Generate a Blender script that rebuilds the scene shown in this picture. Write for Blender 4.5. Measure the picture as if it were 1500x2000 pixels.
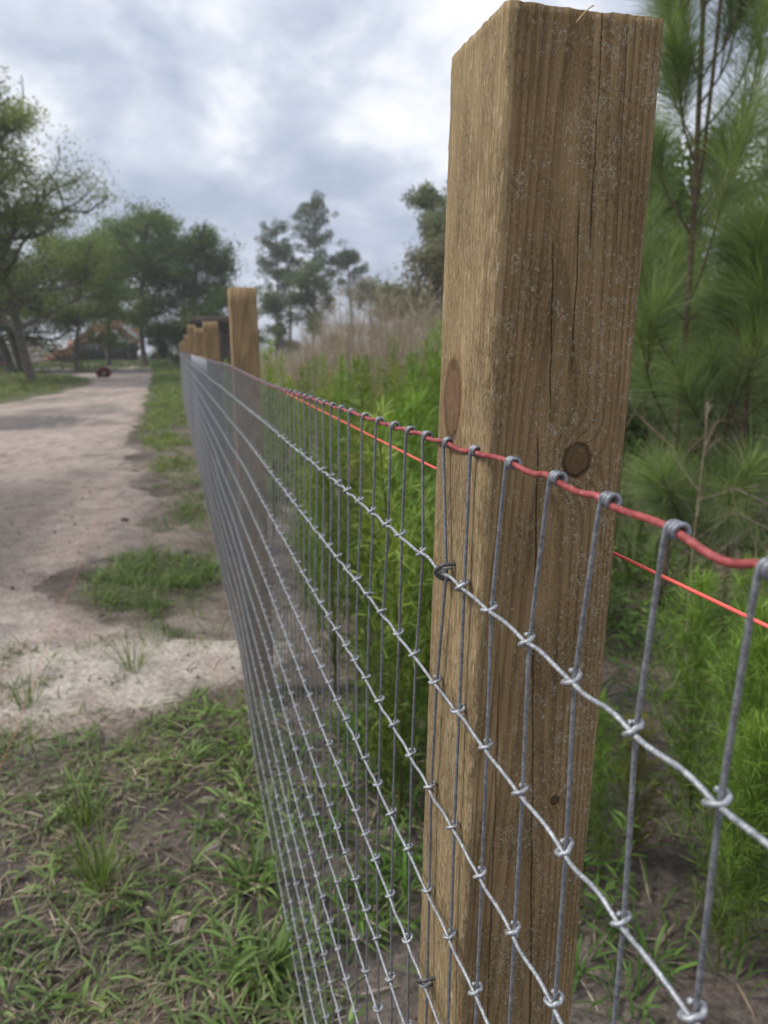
import bpy, math, random
import numpy as np
from mathutils import Matrix, Vector

scene = bpy.context.scene
for o in list(bpy.data.objects):
    bpy.data.objects.remove(o)
COL = scene.collection
CAMH = 1.26

# ------------------------------------------------------------------ camera
cam = bpy.data.cameras.new('camera')
cam.sensor_fit = 'VERTICAL'
cam.sensor_height = 24.0
cam.lens = 24.0 * 1475.5 / 2000.0
cam.clip_start = 0.02
cam.clip_end = 3000.0
cam.dof.use_dof = True
cam.dof.focus_distance = 0.50
cam.dof.aperture_fstop = cam.lens / 2.5
cam_ob = bpy.data.objects.new('camera', cam)
COL.objects.link(cam_ob)
_r = Vector((0.96515262, -0.2613996, -0.01227514))
_u = Vector((0.0679464, 0.20502422, 0.97639559))
_f = Vector((0.25271271, 0.94320481, -0.21564083))
_m = Matrix((_r, _u, -_f)).transposed().to_4x4()
_m.translation = Vector((0, 0, CAMH))
cam_ob.matrix_world = _m
scene.camera = cam_ob

# ------------------------------------------------------------------ sky and sun (bright overcast)
SUN_EL, SUN_AZ = math.radians(52), math.radians(-78)     # azimuth from +Y towards +X
world = bpy.data.worlds.new('World')
scene.world = world
world.use_nodes = True
wt = world.node_tree
wt.nodes.clear()
world.cycles.sampling_method = 'MANUAL'
world.cycles.sample_map_resolution = 256


class G:
    """small helper for writing node trees as expressions"""
    def __init__(self, tree):
        self.t = tree

    def n(self, kind, **kw):
        nd = self.t.nodes.new(kind)
        for k, v in kw.items():
            setattr(nd, k, v)
        return nd

    def put(self, sock, v):
        if v is None:
            return
        if isinstance(v, bpy.types.NodeSocket):
            self.t.links.new(v, sock)
        elif isinstance(v, (tuple, list)) and sock.type == 'RGBA' and len(v) == 3:
            sock.default_value = (*v, 1)
        else:
            sock.default_value = v

    def m(self, op, a, b=None, c=None, clamp=False):
        nd = self.n('ShaderNodeMath', operation=op, use_clamp=clamp)
        for i, v in enumerate((a, b, c)):
            self.put(nd.inputs[i], v)
        return nd.outputs[0]

    def v(self, op, a, b=None, s=None):
        nd = self.n('ShaderNodeVectorMath', operation=op)
        self.put(nd.inputs[0], a)
        self.put(nd.inputs[1], b)
        if s is not None:
            self.put(nd.inputs['Scale'], s)
        return nd.outputs['Value'] if op in ('LENGTH', 'DOT_PRODUCT', 'DISTANCE') else nd.outputs[0]

    def xyz(self, vec):
        nd = self.n('ShaderNodeSeparateXYZ')
        self.put(nd.inputs[0], vec)
        return nd.outputs

    def com(self, x, y, z):
        nd = self.n('ShaderNodeCombineXYZ')
        for i, q in enumerate((x, y, z)):
            self.put(nd.inputs[i], q)
        return nd.outputs[0]

    def noise(self, vec, scale, detail=4, rough=.5, dist=0., out='Fac'):
        nd = self.n('ShaderNodeTexNoise')
        self.put(nd.inputs['Vector'], vec)
        nd.inputs['Scale'].default_value = scale
        nd.inputs['Detail'].default_value = detail
        nd.inputs['Roughness'].default_value = rough
        nd.inputs['Distortion'].default_value = dist
        return nd.outputs[out]

    def vor(self, vec, scale, feature='F1', out='Distance', rnd=1.):
        nd = self.n('ShaderNodeTexVoronoi', feature=feature)
        self.put(nd.inputs['Vector'], vec)
        nd.inputs['Scale'].default_value = scale
        nd.inputs['Randomness'].default_value = rnd
        return nd.outputs[out]

    def mix(self, f, a, b, mode='MIX'):
        nd = self.n('ShaderNodeMix', data_type='RGBA', blend_type=mode)
        self.put(nd.inputs['Factor'], f)
        self.put(nd.inputs[6], a)
        self.put(nd.inputs[7], b)
        return nd.outputs[2]

    def ramp(self, f, stops):
        nd = self.n('ShaderNodeValToRGB')
        self.put(nd.inputs[0], f)
        el = nd.color_ramp.elements
        while len(el) < len(stops):
            el.new(.5)
        for e, (p, c) in zip(el, stops):
            e.position = p
            e.color = (*c, 1) if isinstance(c, (tuple, list)) else (c, c, c, 1)
        return nd.outputs[0]

    def mr(self, x, a, b, c=0., d=1.):
        nd = self.n('ShaderNodeMapRange', interpolation_type='SMOOTHSTEP')
        self.put(nd.inputs[0], x)
        for i, q in enumerate((a, b, c, d)):
            self.put(nd.inputs[i + 1], q)
        return nd.outputs[0]

    def obj(self):
        return self.n('ShaderNodeTexCoord').outputs['Object']

    def attr(self, name, out='Color'):
        nd = self.n('ShaderNodeAttribute')
        nd.attribute_name = name
        return nd.outputs[out]

    def bump(self, h, strength=.5, dist=.01, nrm=None):
        nd = self.n('ShaderNodeBump')
        nd.inputs['Strength'].default_value = strength
        nd.inputs['Distance'].default_value = dist
        self.put(nd.inputs['Height'], h)
        if nrm is not None:
            self.put(nd.inputs['Normal'], nrm)
        return nd.outputs[0]

    def bsdf(self, col, rough=.8, metal=0., spec=.3, nrm=None, out=True):
        nd = self.n('ShaderNodeBsdfPrincipled')
        self.put(nd.inputs['Base Color'], col)
        self.put(nd.inputs['Roughness'], rough)
        self.put(nd.inputs['Metallic'], metal)
        nd.inputs['Specular IOR Level'].default_value = spec
        if nrm is not None:
            self.put(nd.inputs['Normal'], nrm)
        if out:
            o = self.n('ShaderNodeOutputMaterial')
            self.t.links.new(nd.outputs[0], o.inputs[0])
        return nd.outputs[0]


g = G(wt)
sky = g.n('ShaderNodeTexSky', sky_type='NISHITA', sun_disc=False)
sky.sun_elevation = SUN_EL
sky.sun_rotation = SUN_AZ
sky.air_density = 1.2
sky.dust_density = 2.0
dirv = g.n('ShaderNodeTexCoord').outputs['Generated']
dx, dy, dz = g.xyz(dirv)
zz = g.m('ADD', g.m('MAXIMUM', dz, 0.0), 0.30)
pl = g.com(g.m('DIVIDE', dx, zz), g.m('DIVIDE', dy, zz), 3.7)
pv = g.com(dx, dy, g.m('MULTIPLY', dz, 1.5))
cl_big = g.noise(pv, 2.1, 3, .5, .1)
cl_mid = g.noise(pv, 5.2, 12, .56, .15)
cl = g.m('ADD', g.m('MULTIPLY', cl_big, .40), g.m('MULTIPLY', cl_mid, .64))
cloud = g.ramp(cl, [(0.425, (2.6, 2.98, 3.8)), (0.48, (3.25, 3.6, 4.35)), (0.53, (4.0, 4.3, 4.95)),
                    (0.57, (5.0, 5.2, 5.65)), (0.62, (5.9, 6.0, 6.2))])
gap = g.mr(g.noise(pv, 2.6, 5, .5, .2), .60, .76, 0, .55)
wcol = g.mix(gap, cloud, sky.outputs[0])
bg = g.n('ShaderNodeBackground')
g.put(bg.inputs['Color'], wcol)
bg.inputs['Strength'].default_value = 0.1
wo = g.n('ShaderNodeOutputWorld')
wt.links.new(bg.outputs[0], wo.inputs[0])

sun = bpy.data.lights.new('sun', 'SUN')
sun.energy = 1.5
sun.angle = math.radians(16)
sun.color = (1.0, 0.95, 0.87)
sun_ob = bpy.data.objects.new('sun', sun)
COL.objects.link(sun_ob)
sd = Vector((math.sin(SUN_AZ) * math.cos(SUN_EL), math.cos(SUN_AZ) * math.cos(SUN_EL), math.sin(SUN_EL)))
sun_ob.rotation_euler = sd.to_track_quat('Z', 'Y').to_euler()
sun_ob.location = sd * 50

vs = scene.view_settings
vs.view_transform = 'Standard'
vs.look = 'None'
vs.exposure = 0.87
vs.gamma = 1.0
vs.use_curve_mapping = False
scene.cycles.use_denoising = True
scene.cycles.max_bounces = 5
scene.cycles.diffuse_bounces = 3
scene.cycles.transparent_max_bounces = 4

# ------------------------------------------------------------------ numpy helpers
RNG = np.random.default_rng(7)


def _hash(ix, iy, iz, seed):
    h = (ix.astype(np.int64) * 374761393 + iy.astype(np.int64) * 668265263 + iz.astype(np.int64) * 2147483647 + seed * 1274126177) & 0xFFFFFFFF
    h = ((h ^ (h >> 13)) * 1274126177) & 0xFFFFFFFF
    h = ((h ^ (h >> 16)) * 2246822519) & 0xFFFFFFFF
    return ((h ^ (h >> 15)) & 0xFFFFFF) / float(0xFFFFFF)


def vnoise(x, y, z=0., seed=0):
    x, y, z = np.broadcast_arrays(np.asarray(x, float), np.asarray(y, float), np.asarray(z, float))
    ix, iy, iz = np.floor(x), np.floor(y), np.floor(z)
    fx, fy, fz = x - ix, y - iy, z - iz
    fx, fy, fz = [t * t * (3 - 2 * t) for t in (fx, fy, fz)]
    out = 0
    for a in (0, 1):
        for b in (0, 1):
            for c in (0, 1):
                w = (fx if a else 1 - fx) * (fy if b else 1 - fy) * (fz if c else 1 - fz)
                out = out + w * _hash(ix + a, iy + b, iz + c, seed)
    return out * 2 - 1


def fbm(x, y, z=0., octv=4, seed=0, gain=.5):
    s, a, t = 0, 1., 0
    x, y, z = np.asarray(x, float), np.asarray(y, float), np.asarray(z, float)
    for i in range(octv):
        s = s + a * vnoise(x * 2 ** i, y * 2 ** i, z * 2 ** i, seed + i * 17)
        t += a
        a *= gain
    return s / t


def sstep(x, a, b):
    t = np.clip((np.asarray(x, float) - a) / (b - a), 0, 1)
    return t * t * (3 - 2 * t)


def make_mesh(name, V, Q=None, T=None, smooth=True, col=None):
    me = bpy.data.meshes.new(name)
    V = np.asarray(V, np.float32)
    nq = 0 if Q is None else len(Q)
    nt = 0 if T is None else len(T)
    loops = np.concatenate([np.asarray(Q, np.int32).ravel() if nq else np.zeros(0, np.int32),
                            np.asarray(T, np.int32).ravel() if nt else np.zeros(0, np.int32)])
    me.vertices.add(len(V))
    me.vertices.foreach_set('co', V.ravel())
    me.loops.add(len(loops))
    me.loops.foreach_set('vertex_index', loops)
    me.polygons.add(nq + nt)
    st = np.concatenate([np.arange(nq) * 4, nq * 4 + np.arange(nt) * 3]).astype(np.int32)
    me.polygons.foreach_set('loop_start', st)
    if smooth:
        me.polygons.foreach_set('use_smooth', np.ones(nq + nt, bool))
    me.update(calc_edges=True)
    if col is not None:
        a = me.color_attributes.new('col', 'FLOAT_COLOR', 'POINT')
        c = np.ones((len(V), 4), np.float32)
        c[:, :3] = col
        a.data.foreach_set('color', c.ravel())
    return me


class MB:
    """collects vertices, quads and triangles into one mesh"""
    def __init__(self):
        self.V, self.Q, self.T, self.C, self.n = [], [], [], [], 0

    def add(self, V, Q=None, T=None, col=None):
        V = np.asarray(V, float)
        if Q is not None and len(Q):
            self.Q.append(np.asarray(Q) + self.n)
        if T is not None and len(T):
            self.T.append(np.asarray(T) + self.n)
        self.V.append(V)
        if col is not None:
            c = np.asarray(col, float)
            self.C.append(np.broadcast_to(c, (len(V), 3)))
        self.n += len(V)
        return self

    def tube(self, P, R, sides=6, cap=True, col=None):
        V, Q, T = tube(P, R, sides, cap)
        return self.add(V, Q, T, col)

    def box(self, lo, hi, col=None, rot=None, at=None):
        x0, y0, z0 = lo
        x1, y1, z1 = hi
        V = np.array([[x0, y0, z0], [x1, y0, z0], [x1, y1, z0], [x0, y1, z0], [x0, y0, z1], [x1, y0, z1], [x1, y1, z1], [x0, y1, z1]], float)
        if rot is not None:
            V = V @ np.array(rot.to_matrix()).T
        if at is not None:
            V = V + np.array(at)
        return self.add(V, [[0, 3, 2, 1], [4, 5, 6, 7], [0, 1, 5, 4], [1, 2, 6, 5], [2, 3, 7, 6], [3, 0, 4, 7]], None, col)

    def mesh(self, name, smooth=True):
        return make_mesh(name, np.concatenate(self.V), np.concatenate(self.Q) if self.Q else None,
                         np.concatenate(self.T) if self.T else None, smooth, np.concatenate(self.C) if self.C else None)


def tube(P, R, sides=6, cap=True):
    P = np.asarray(P, float)
    n = len(P)
    R = np.broadcast_to(np.asarray(R, float), (n,))
    t = np.gradient(P, axis=0)
    t /= np.linalg.norm(t, axis=1)[:, None] + 1e-12
    a = np.array([0, 0, 1.]) if abs(t[0, 2]) < .9 else np.array([1., 0, 0])
    u = np.cross(t[0], a)
    u /= np.linalg.norm(u)
    U = np.empty_like(P)
    for i in range(n):
        u = u - t[i] * (u @ t[i])
        u /= np.linalg.norm(u) + 1e-12
        U[i] = u
    W = np.cross(t, U)
    an = np.arange(sides) * 2 * np.pi / sides
    V = P[:, None] + R[:, None, None] * (np.cos(an)[None, :, None] * U[:, None] + np.sin(an)[None, :, None] * W[:, None])
    V = V.reshape(-1, 3)
    i = np.arange(n - 1)[:, None] * sides
    j = np.arange(sides)[None]
    k = (j + 1) % sides
    Q = np.stack([i + j, i + k, i + sides + k, i + sides + j], -1).reshape(-1, 4)
    T = None
    if cap:
        V = np.concatenate([V, P[:1], P[-1:]])
        jj = np.arange(sides)
        kk = (jj + 1) % sides
        b = (n - 1) * sides
        T = np.concatenate([np.stack([kk, jj, np.full(sides, n * sides)], -1), np.stack([b + jj, b + kk, np.full(sides, n * sides + 1)], -1)])
    return V, Q, T


def catmull(P, m):
    P = np.asarray(P, float)
    E = np.concatenate([2 * P[:1] - P[1:2], P, 2 * P[-1:] - P[-2:-1]])
    out = []
    for i in range(len(P) - 1):
        p0, p1, p2, p3 = E[i:i + 4]
        t = np.linspace(0, 1, m, endpoint=False)[:, None]
        out.append(.5 * (2 * p1 + (p2 - p0) * t + (2 * p0 - 5 * p1 + 4 * p2 - p3) * t ** 2 + (3 * p1 - p0 - 3 * p2 + p3) * t ** 3))
    out.append(P[-1:])
    return np.concatenate(out)


def ob(name, me, mat=None, parent=None, loc=None):
    o = bpy.data.objects.new(name, me)
    COL.objects.link(o)
    if me is not None and mat is not None and not me.materials:
        me.materials.append(mat)
    if parent is not None:
        o.parent = parent
    if loc is not None:
        o.location = loc
    return o


def tag(o, label=None, cat=None, group=None, kind=None):
    for k, v in (('label', label), ('category', cat), ('group', group), ('kind', kind)):
        if v:
            o[k] = v
    return o


def thing(name, label, cat, loc=(0, 0, 0), group=None):
    o = bpy.data.objects.new(name, None)
    COL.objects.link(o)
    o.location = loc
    o.empty_display_size = .1
    return tag(o, label, cat, group)


def mat(name):
    m = bpy.data.materials.new(name)
    m.use_nodes = True
    m.node_tree.nodes.clear()
    return m, G(m.node_tree)


# ------------------------------------------------------------------ materials
def foliage_mat(name, transl=.3, rough=.55, spec=.25):
    m, g = mat(name)
    c = g.attr('col')
    big = g.noise(g.obj(), 3.0, 2)
    c2 = g.mix(1.0, c, g.ramp(big, [(.3, (.8, .82, .85)), (.7, (1.15, 1.12, 1.0))]), 'MULTIPLY')
    b = g.bsdf(c2, rough, 0, spec, out=False)
    tr = g.n('ShaderNodeBsdfTranslucent')
    g.put(tr.inputs[0], g.mix(1.0, c2, (1.15, 1.2, .6), 'MULTIPLY'))
    mx = g.n('ShaderNodeMixShader')
    mx.inputs[0].default_value = transl
    g.t.links.new(b, mx.inputs[1])
    g.t.links.new(tr.outputs[0], mx.inputs[2])
    o = g.n('ShaderNodeOutputMaterial')
    g.t.links.new(mx.outputs[0], o.inputs[0])
    return m


def plain_mat(name, c1, c2, scale=8, rough=.8, metal=0., spec=.3, bump=.3, bdist=.005):
    m, g = mat(name)
    nz = g.noise(g.obj(), scale, 6, .6)
    g.bsdf(g.mix(g.mr(nz, .3, .7), c1, c2), rough, metal, spec, g.bump(g.noise(g.obj(), scale * 5, 4), bump, bdist))
    return m


M_LEAF = foliage_mat('leaf')
M_CROWN = foliage_mat('tree_leaf', .45)
M_NEEDLE = foliage_mat('needle', .3, .45, .35)
M_BARK = plain_mat('bark', (.10, .08, .062), (.19, .165, .14), 6, .95, bump=.8, bdist=.03)
M_PINEBARK = plain_mat('pine_bark', (.10, .068, .045), (.19, .14, .10), 14, .9, bump=.8, bdist=.01)
M_TWIG = plain_mat('twig', (.22, .16, .11), (.36, .30, .24), 20, .9)

# ground: colour attribute gives the soil types, noise the grain
def soil_mat(name, k, bs):
    m, g = mat(name)
    c = g.attr('col')
    P = g.obj()
    fine = g.noise(P, 55, 8, .65)
    grain = g.noise(P, 420, 3, .6)
    mott = g.noise(P, 7, 6, .6, .4)

    def rp(f, lo, a, hi, b):
        return g.ramp(f, [(lo, (1 - a,) * 3), (.5, (1., 1., 1.)), (hi, (1 + b,) * 3)])
    c1 = g.mix(1.0, c, rp(fine, .30, .60 * k, .70, .5 * k), 'MULTIPLY')
    c1 = g.mix(1.0, c1, rp(mott, .3, .32 * k, .7, .24 * k), 'MULTIPLY')
    c1 = g.mix(1.0, c1, rp(grain, .3, .2, .7, .15), 'MULTIPLY')
    hgt = g.m('ADD', fine, g.m('MULTIPLY', grain, .25))
    g.bsdf(c1, .95, 0, .15, g.bump(hgt, bs, .02))
    return m


M_GROUND = soil_mat('soil', 1., .8)
M_ROAD = soil_mat('track_sand', .8, .7)


def wood_mat(name, near):
    m, g = mat(name)
    P = g.obj()
    if not near:
        rnd = g.n('ShaderNodeObjectInfo').outputs['Random']
        P = g.v('ADD', P, g.com(g.m('MULTIPLY', rnd, .03), g.m('MULTIPLY', rnd, .02), g.m('MULTIPLY', rnd, 9.)))
    x, y, z = g.xyz(P)
    st = g.com(g.m('MULTIPLY', x, 22.), g.m('MULTIPLY', y, 22.), g.m('MULTIPLY', z, 2.6))
    warp = g.m('SUBTRACT', g.noise(st, 1.0, 3, .5), .5)
    rx = g.m('SUBTRACT', x, g.m('ADD', .043, g.m('MULTIPLY', g.m('SUBTRACT', z, .9), .006)))
    ry = g.m('SUBTRACT', y, g.m('ADD', .040, g.m('MULTIPLY', g.m('SUBTRACT', z, 1.0), .022)))
    rr = g.v('LENGTH', g.com(rx, ry, 0.))
    rr = g.m('ADD', rr, g.m('MULTIPLY', warp, .0055))

    def ell(a, a0, ra, b0, rb, face, lim):
        da = g.m('DIVIDE', g.m('SUBTRACT', a, a0), ra)
        db = g.m('DIVIDE', g.m('SUBTRACT', z, b0), rb)
        d = g.v('LENGTH', g.com(da, db, 0.))
        d = g.m('ADD', d, g.m('MULTIPLY', g.m('SUBTRACT', g.noise(P, 190, 2), .5), .3))
        return d, g.mr(face, lim, lim * 1.5, 1, 0)
    knots = []
    if near:
        kd1, kf1 = ell(x, .0625, .0095, 1.1886, .0108, y, .006)
        kd2, kf2 = ell(y, .0646, .0165, 1.2200, .026, x, .006)
        kd3, kf3 = ell(x, .0668, .0032, .941, .0036, y, .006)
        for kd, kf, amp in ((kd1, kf1, .010), (kd2, kf2, .007), (kd3, kf3, .003)):
            bulge = g.m('MULTIPLY', g.m('POWER', 2.718, g.m('MULTIPLY', g.m('MULTIPLY', kd, kd), -.35)), kf)
            rr = g.m('ADD', rr, g.m('MULTIPLY', bulge, amp))
        knots = [(kd1, kf1), (kd2, kf2), (kd3, kf3)]
    rings = g.m('FRACT', g.m('DIVIDE', rr, .0028))
    lw = g.m('MULTIPLY', g.mr(rings, .35, .86), g.mr(rings, .9, 1.0, 1, 0))
    fib = g.noise(g.com(g.m('MULTIPLY', x, 900.), g.m('MULTIPLY', y, 900.), g.m('MULTIPLY', z, 22.)), 1.0, 4, .6)
    fib2 = g.noise(g.com(g.m('MULTIPLY', x, 330.), g.m('MULTIPLY', y, 330.), g.m('MULTIPLY', z, 9.)), 1.0, 3, .6)
    blot = g.noise(g.com(g.m('MULTIPLY', x, 26.), g.m('MULTIPLY', y, 26.), g.m('MULTIPLY', z, 9.)), 1., 4, .55)
    early, late = ((.296, .206, .104), (.152, .100, .049)) if near else ((.36, .255, .145), (.235, .155, .082))
    sawn = g.mr(x, .003, .0075, 1, 0)       # the sawn road-side face is rougher and less ringed
    lw2 = g.m('MULTIPLY', lw, g.mr(sawn, 0, 1, .62, .22))
    c = g.mix(lw2, early, late)
    c = g.mix(g.m('MULTIPLY', sawn, .55), c, (.40, .312, .180))
    c = g.mix(1., c, g.ramp(fib, [(.3, (.74, .72, .70)), (.55, (1., 1., 1.)), (.75, (1.22, 1.21, 1.18))]), 'MULTIPLY')
    c = g.mix(1., c, g.ramp(fib2, [(.3, (.84, .83, .82)), (.7, (1.13, 1.13, 1.12))]), 'MULTIPLY')
    c = g.mix(1., c, g.ramp(blot, [(.3, (.74, .73, .72)), (.7, (1.16, 1.15, 1.13))]), 'MULTIPLY')
    h = g.m('ADD', g.m('MULTIPLY', fib, .5), g.m('MULTIPLY', lw, .35))
    h = g.m('ADD', h, g.m('MULTIPLY', fib2, .5))
    if near:
        # torn grain on the sawn face
        torn = g.mr(g.noise(g.com(g.m('MULTIPLY', x, 300.), g.m('MULTIPLY', y, 300.), g.m('MULTIPLY', z, 75.)), 1., 5, .75), .50, .64)
        torn = g.m('MULTIPLY', g.m('MULTIPLY', torn, sawn), g.mr(g.m('ADD', z, g.m('MULTIPLY', g.m('SUBTRACT', blot, .5), .5)), 1.40, 1.20, .25, 1.))
        c = g.mix(g.m('MULTIPLY', torn, .6), c, (.17, .105, .05))
        h = g.m('SUBTRACT', h, g.m('MULTIPLY', torn, .5))
        pale = g.mr(g.noise(g.com(g.m('MULTIPLY', x, 420.), g.m('MULTIPLY', y, 420.), g.m('MULTIPLY', z, 85.)), 1., 4, .7), .56, .66)
        c = g.mix(g.m('MULTIPLY', g.m('MULTIPLY', pale, sawn), .6), c, (.62, .52, .36))
        # granular dirt in the open pores of the front face
        gr = g.noise(g.v('MULTIPLY', P, (1., 1., .55)), 620, 5, .75)
        gz = g.mr(g.noise(g.v('MULTIPLY', P, (1., 1., .45)), 30, 3, .6), .38, .58)
        c = g.mix(g.m('MULTIPLY', g.m('MULTIPLY', g.mr(gr, .50, .62), gz), .62), c, (.085, .054, .026))
        c = g.mix(g.m('MULTIPLY', g.m('MULTIPLY', g.mr(gr, .46, .36), gz), .40), c, (.40, .31, .18))
        h = g.m('ADD', h, g.m('MULTIPLY', g.m('MULTIPLY', gr, gz), .8))
        # branch knots
        for (kd, kf), (ci, cr) in zip(knots, (((.125, .080, .043), (.026, .016, .010)), ((.19, .112, .06), (.105, .06, .034)), ((.05, .03, .016), (.02, .012, .008)))):
            rim = g.m('MULTIPLY', g.m('MULTIPLY', g.mr(kd, .78, .95), g.mr(kd, 1.0, 1.22, 1, 0)), kf)
            ins = g.m('MULTIPLY', g.mr(kd, .9, 1.05, 1, 0), kf)
            kring = g.m('MULTIPLY', g.m('ADD', g.m('SINE', g.m('MULTIPLY', kd, 17.)), 1.), .22)
            halo = g.m('MULTIPLY', g.mr(kd, 1.0, 1.7, 1, 0), kf)
            c = g.mix(g.m('MULTIPLY', halo, .5), c, g.mix(.7, ci, (.33, .20, .085)))
            c = g.mix(g.m('MULTIPLY', ins, .72), c, g.mix(g.m('ADD', g.m('MULTIPLY', kring, .6), g.m('MULTIPLY', g.mr(blot, .35, .65), .55)), ci, cr))
            c = g.mix(g.m('MULTIPLY', rim, .6), c, cr)
            h = g.m('SUBTRACT', h, g.m('MULTIPLY', rim, 1.2))
        # drying checks on the front face
        wob = g.m('MULTIPLY', g.m('SUBTRACT', g.noise(g.com(0., 0., g.m('MULTIPLY', z, 28.)), 1., 4, .6), .5), .0042)
        front = g.mr(y, .004, .007, 1, 0)
        for (u0, v0, u1, v1, wd, am) in ((.0553, 1.47, .0602, 1.305, .0004, .6), (.0508, 1.345, .0540, 1.235, .0004, .6),
                                         (.0347, 1.3247, .0425, 1.205, .0004, .7), (.0345, 1.21, .0430, 1.02, .0005, .7),
                                         (.0425, 1.05, .0700, .60, .0005, .55), (.072, 1.44, .078, 1.30, .0003, .5), (.018, 1.05, .030, .55, .0004, .55)):
            sl = (u1 - u0) / (v1 - v0)
            line = g.m('ADD', g.m('MULTIPLY', g.m('SUBTRACT', z, v0), sl), u0)
            d = g.m('ABSOLUTE', g.m('SUBTRACT', g.m('SUBTRACT', x, line), wob))
            mk = g.m('MULTIPLY', g.mr(d, wd * .35, wd * 1.5, 1, 0), front)
            mk = g.m('MULTIPLY', mk, g.m('MULTIPLY', g.mr(z, min(v0, v1), min(v0, v1) + .03), g.mr(z, max(v0, v1) - .015, max(v0, v1), 1, 0)))
            c = g.mix(g.m('MULTIPLY', mk, am), c, (.012, .008, .005))
            h = g.m('SUBTRACT', h, g.m('MULTIPLY', mk, 2.5))
        # pale crusty specks and rings
        zone = g.m('ADD', g.noise(g.v('MULTIPLY', P, (1.6, 1.6, .6)), 26, 4, .65), g.m('MULTIPLY', g.mr(x, .02, .07), .08))
        notsawn = g.m('SUBTRACT', 1., g.m('MULTIPLY', sawn, .75))
        spk = None
        Pn = g.v('MULTIPLY', g.v('ADD', P, g.v('SCALE', g.v('SUBTRACT', g.noise(P, 330, 3, .6, 0, 'Color'), (.5, .5, .5)), s=.0042)), (1., 1., .8))
        for sc, r0, r1, th in ((150., .30, .50, .545), (330., .0, .40, .475), (280., .22, .45, .525), (700., .0, .32, .41)):
            d = g.vor(Pn, sc)
            cc = g.xyz(g.vor(Pn, sc, out='Color'))[0]
            ring = g.m('MULTIPLY', g.mr(d, r1, r1 * .8), g.mr(d, r0 * .55, r0) if r0 else 1.)
            pick = g.mr(g.m('ADD', g.m('MULTIPLY', cc, .42), zone), th + .34, th + .40)
            k = g.m('MULTIPLY', ring, pick)
            spk = k if spk is None else g.m('MAXIMUM', spk, k)
        spk = g.m('MULTIPLY', g.m('MULTIPLY', spk, notsawn), g.m('MULTIPLY', g.mr(g.noise(P, 900, 2), .38, .62), .44))
        spk = g.m('MULTIPLY', spk, g.m('SUBTRACT', 1., g.m('MULTIPLY', g.mr(kd1, .9, 1.2, 1, 0), kf1)))
        c = g.mix(spk, c, (.60, .56, .45))
        h = g.m('ADD', h, g.m('MULTIPLY', spk, .6))
    g.bsdf(c, .86, 0, .22, g.bump(h, .75 if near else .4, .0016))
    return m


M_POST = wood_mat('weathered_post_wood', True)
M_POST2 = wood_mat('post_wood', False)


def wire_mat(name, base, hi, mud):
    m, g = mat(name)
    P = g.n('ShaderNodeNewGeometry').outputs['Position']
    z = g.xyz(P)[2]
    n1 = g.noise(P, 210, 5, .65)
    n2 = g.noise(P, 700, 3, .6)
    c = g.mix(g.mr(n1, .3, .7), base, hi)
    c = g.mix(1., c, g.ramp(n2, [(.32, (.60, .60, .62)), (.68, (1.25, 1.25, 1.25))]), 'MULTIPLY')
    dirt = g.m('MULTIPLY', g.mr(z, .85, .15), g.mr(g.noise(P, 75, 3, .6), .45, .62))
    c = g.mix(g.m('MULTIPLY', dirt, mud), c, (.16, .105, .07))
    rust = g.m('MULTIPLY', g.mr(g.noise(P, 48, 5, .7), .60, .70), g.mr(n2, .4, .6))
    c = g.mix(g.m('MULTIPLY', rust, .6), c, (.17, .12, .09))
    g.bsdf(c, g.mr(n1, .3, .7, .42, .62), g.m('SUBTRACT', .55, g.m('MULTIPLY', dirt, .5)), .4, g.bump(n2, .35, .0006))
    return m


M_LINE = wire_mat('galvanised_line_wire', (.30, .315, .335), (.52, .54, .56), .35)
M_STAY = wire_mat('galvanised_stay_wire', (.20, .215, .24), (.33, .345, .37), .85)
M_KNOT = wire_mat('galvanised_knot', (.32, .335, .355), (.52, .54, .56), .95)
M_STAPLE = wire_mat('dull_staple', (.10, .105, .11), (.17, .175, .18), .2)
M_RED, g = mat('red_painted_wire')
P = g.obj()
wear = g.mr(g.noise(g.v('MULTIPLY', P, (1., .35, 1.)), 420, 4, .65), .58, .7)
c = g.mix(g.mr(g.noise(P, 160, 3), .3, .7), (.25, .04, .04), (.40, .09, .085))
c = g.mix(g.m('MULTIPLY', wear, .8), c, (.46, .34, .33))
g.bsdf(c, .5, 0, .4, g.bump(g.noise(P, 700, 3), .3, .0006))

# ------------------------------------------------------------------ ground
def gh(x, y):
    x, y = np.asarray(x, float), np.asarray(y, float)
    near = 1 - sstep(np.hypot(x, y), 10, 40)
    h = .018 * fbm(x * 1.1, y * 1.1, 0, 4, 3) * near + .010 * fbm(x * 7, y * 7, 0, 3, 9) * (1 - sstep(np.hypot(x, y), 4, 9))
    h = h + .05 * fbm(x * .12, y * .12, 0, 3, 21) * sstep(np.hypot(x, y), 4, 14)
    h = h + .02 * np.exp(-((x - .0) ** 2 / .02 + (y - 6.6) ** 2 / .15))
    return h - .01


def axis(parts):
    out = []
    for a, b, s in parts:
        n = max(1, int(round((b - a) / s)))
        out.append(np.linspace(a, b, n, endpoint=False))
    out.append(np.array([parts[-1][1]]))
    return np.concatenate(out)


def road_left(Y):
    return np.interp(Y, [2.5, 9, 16, 19, 24, 30, 37, 44, 60], [-9, -9, -8.5, -4.6, -3.7, -3.2, -3.9, -7, -12]) + .35 * fbm(Y * .5, 3.1, 0, 3, 5)


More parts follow.
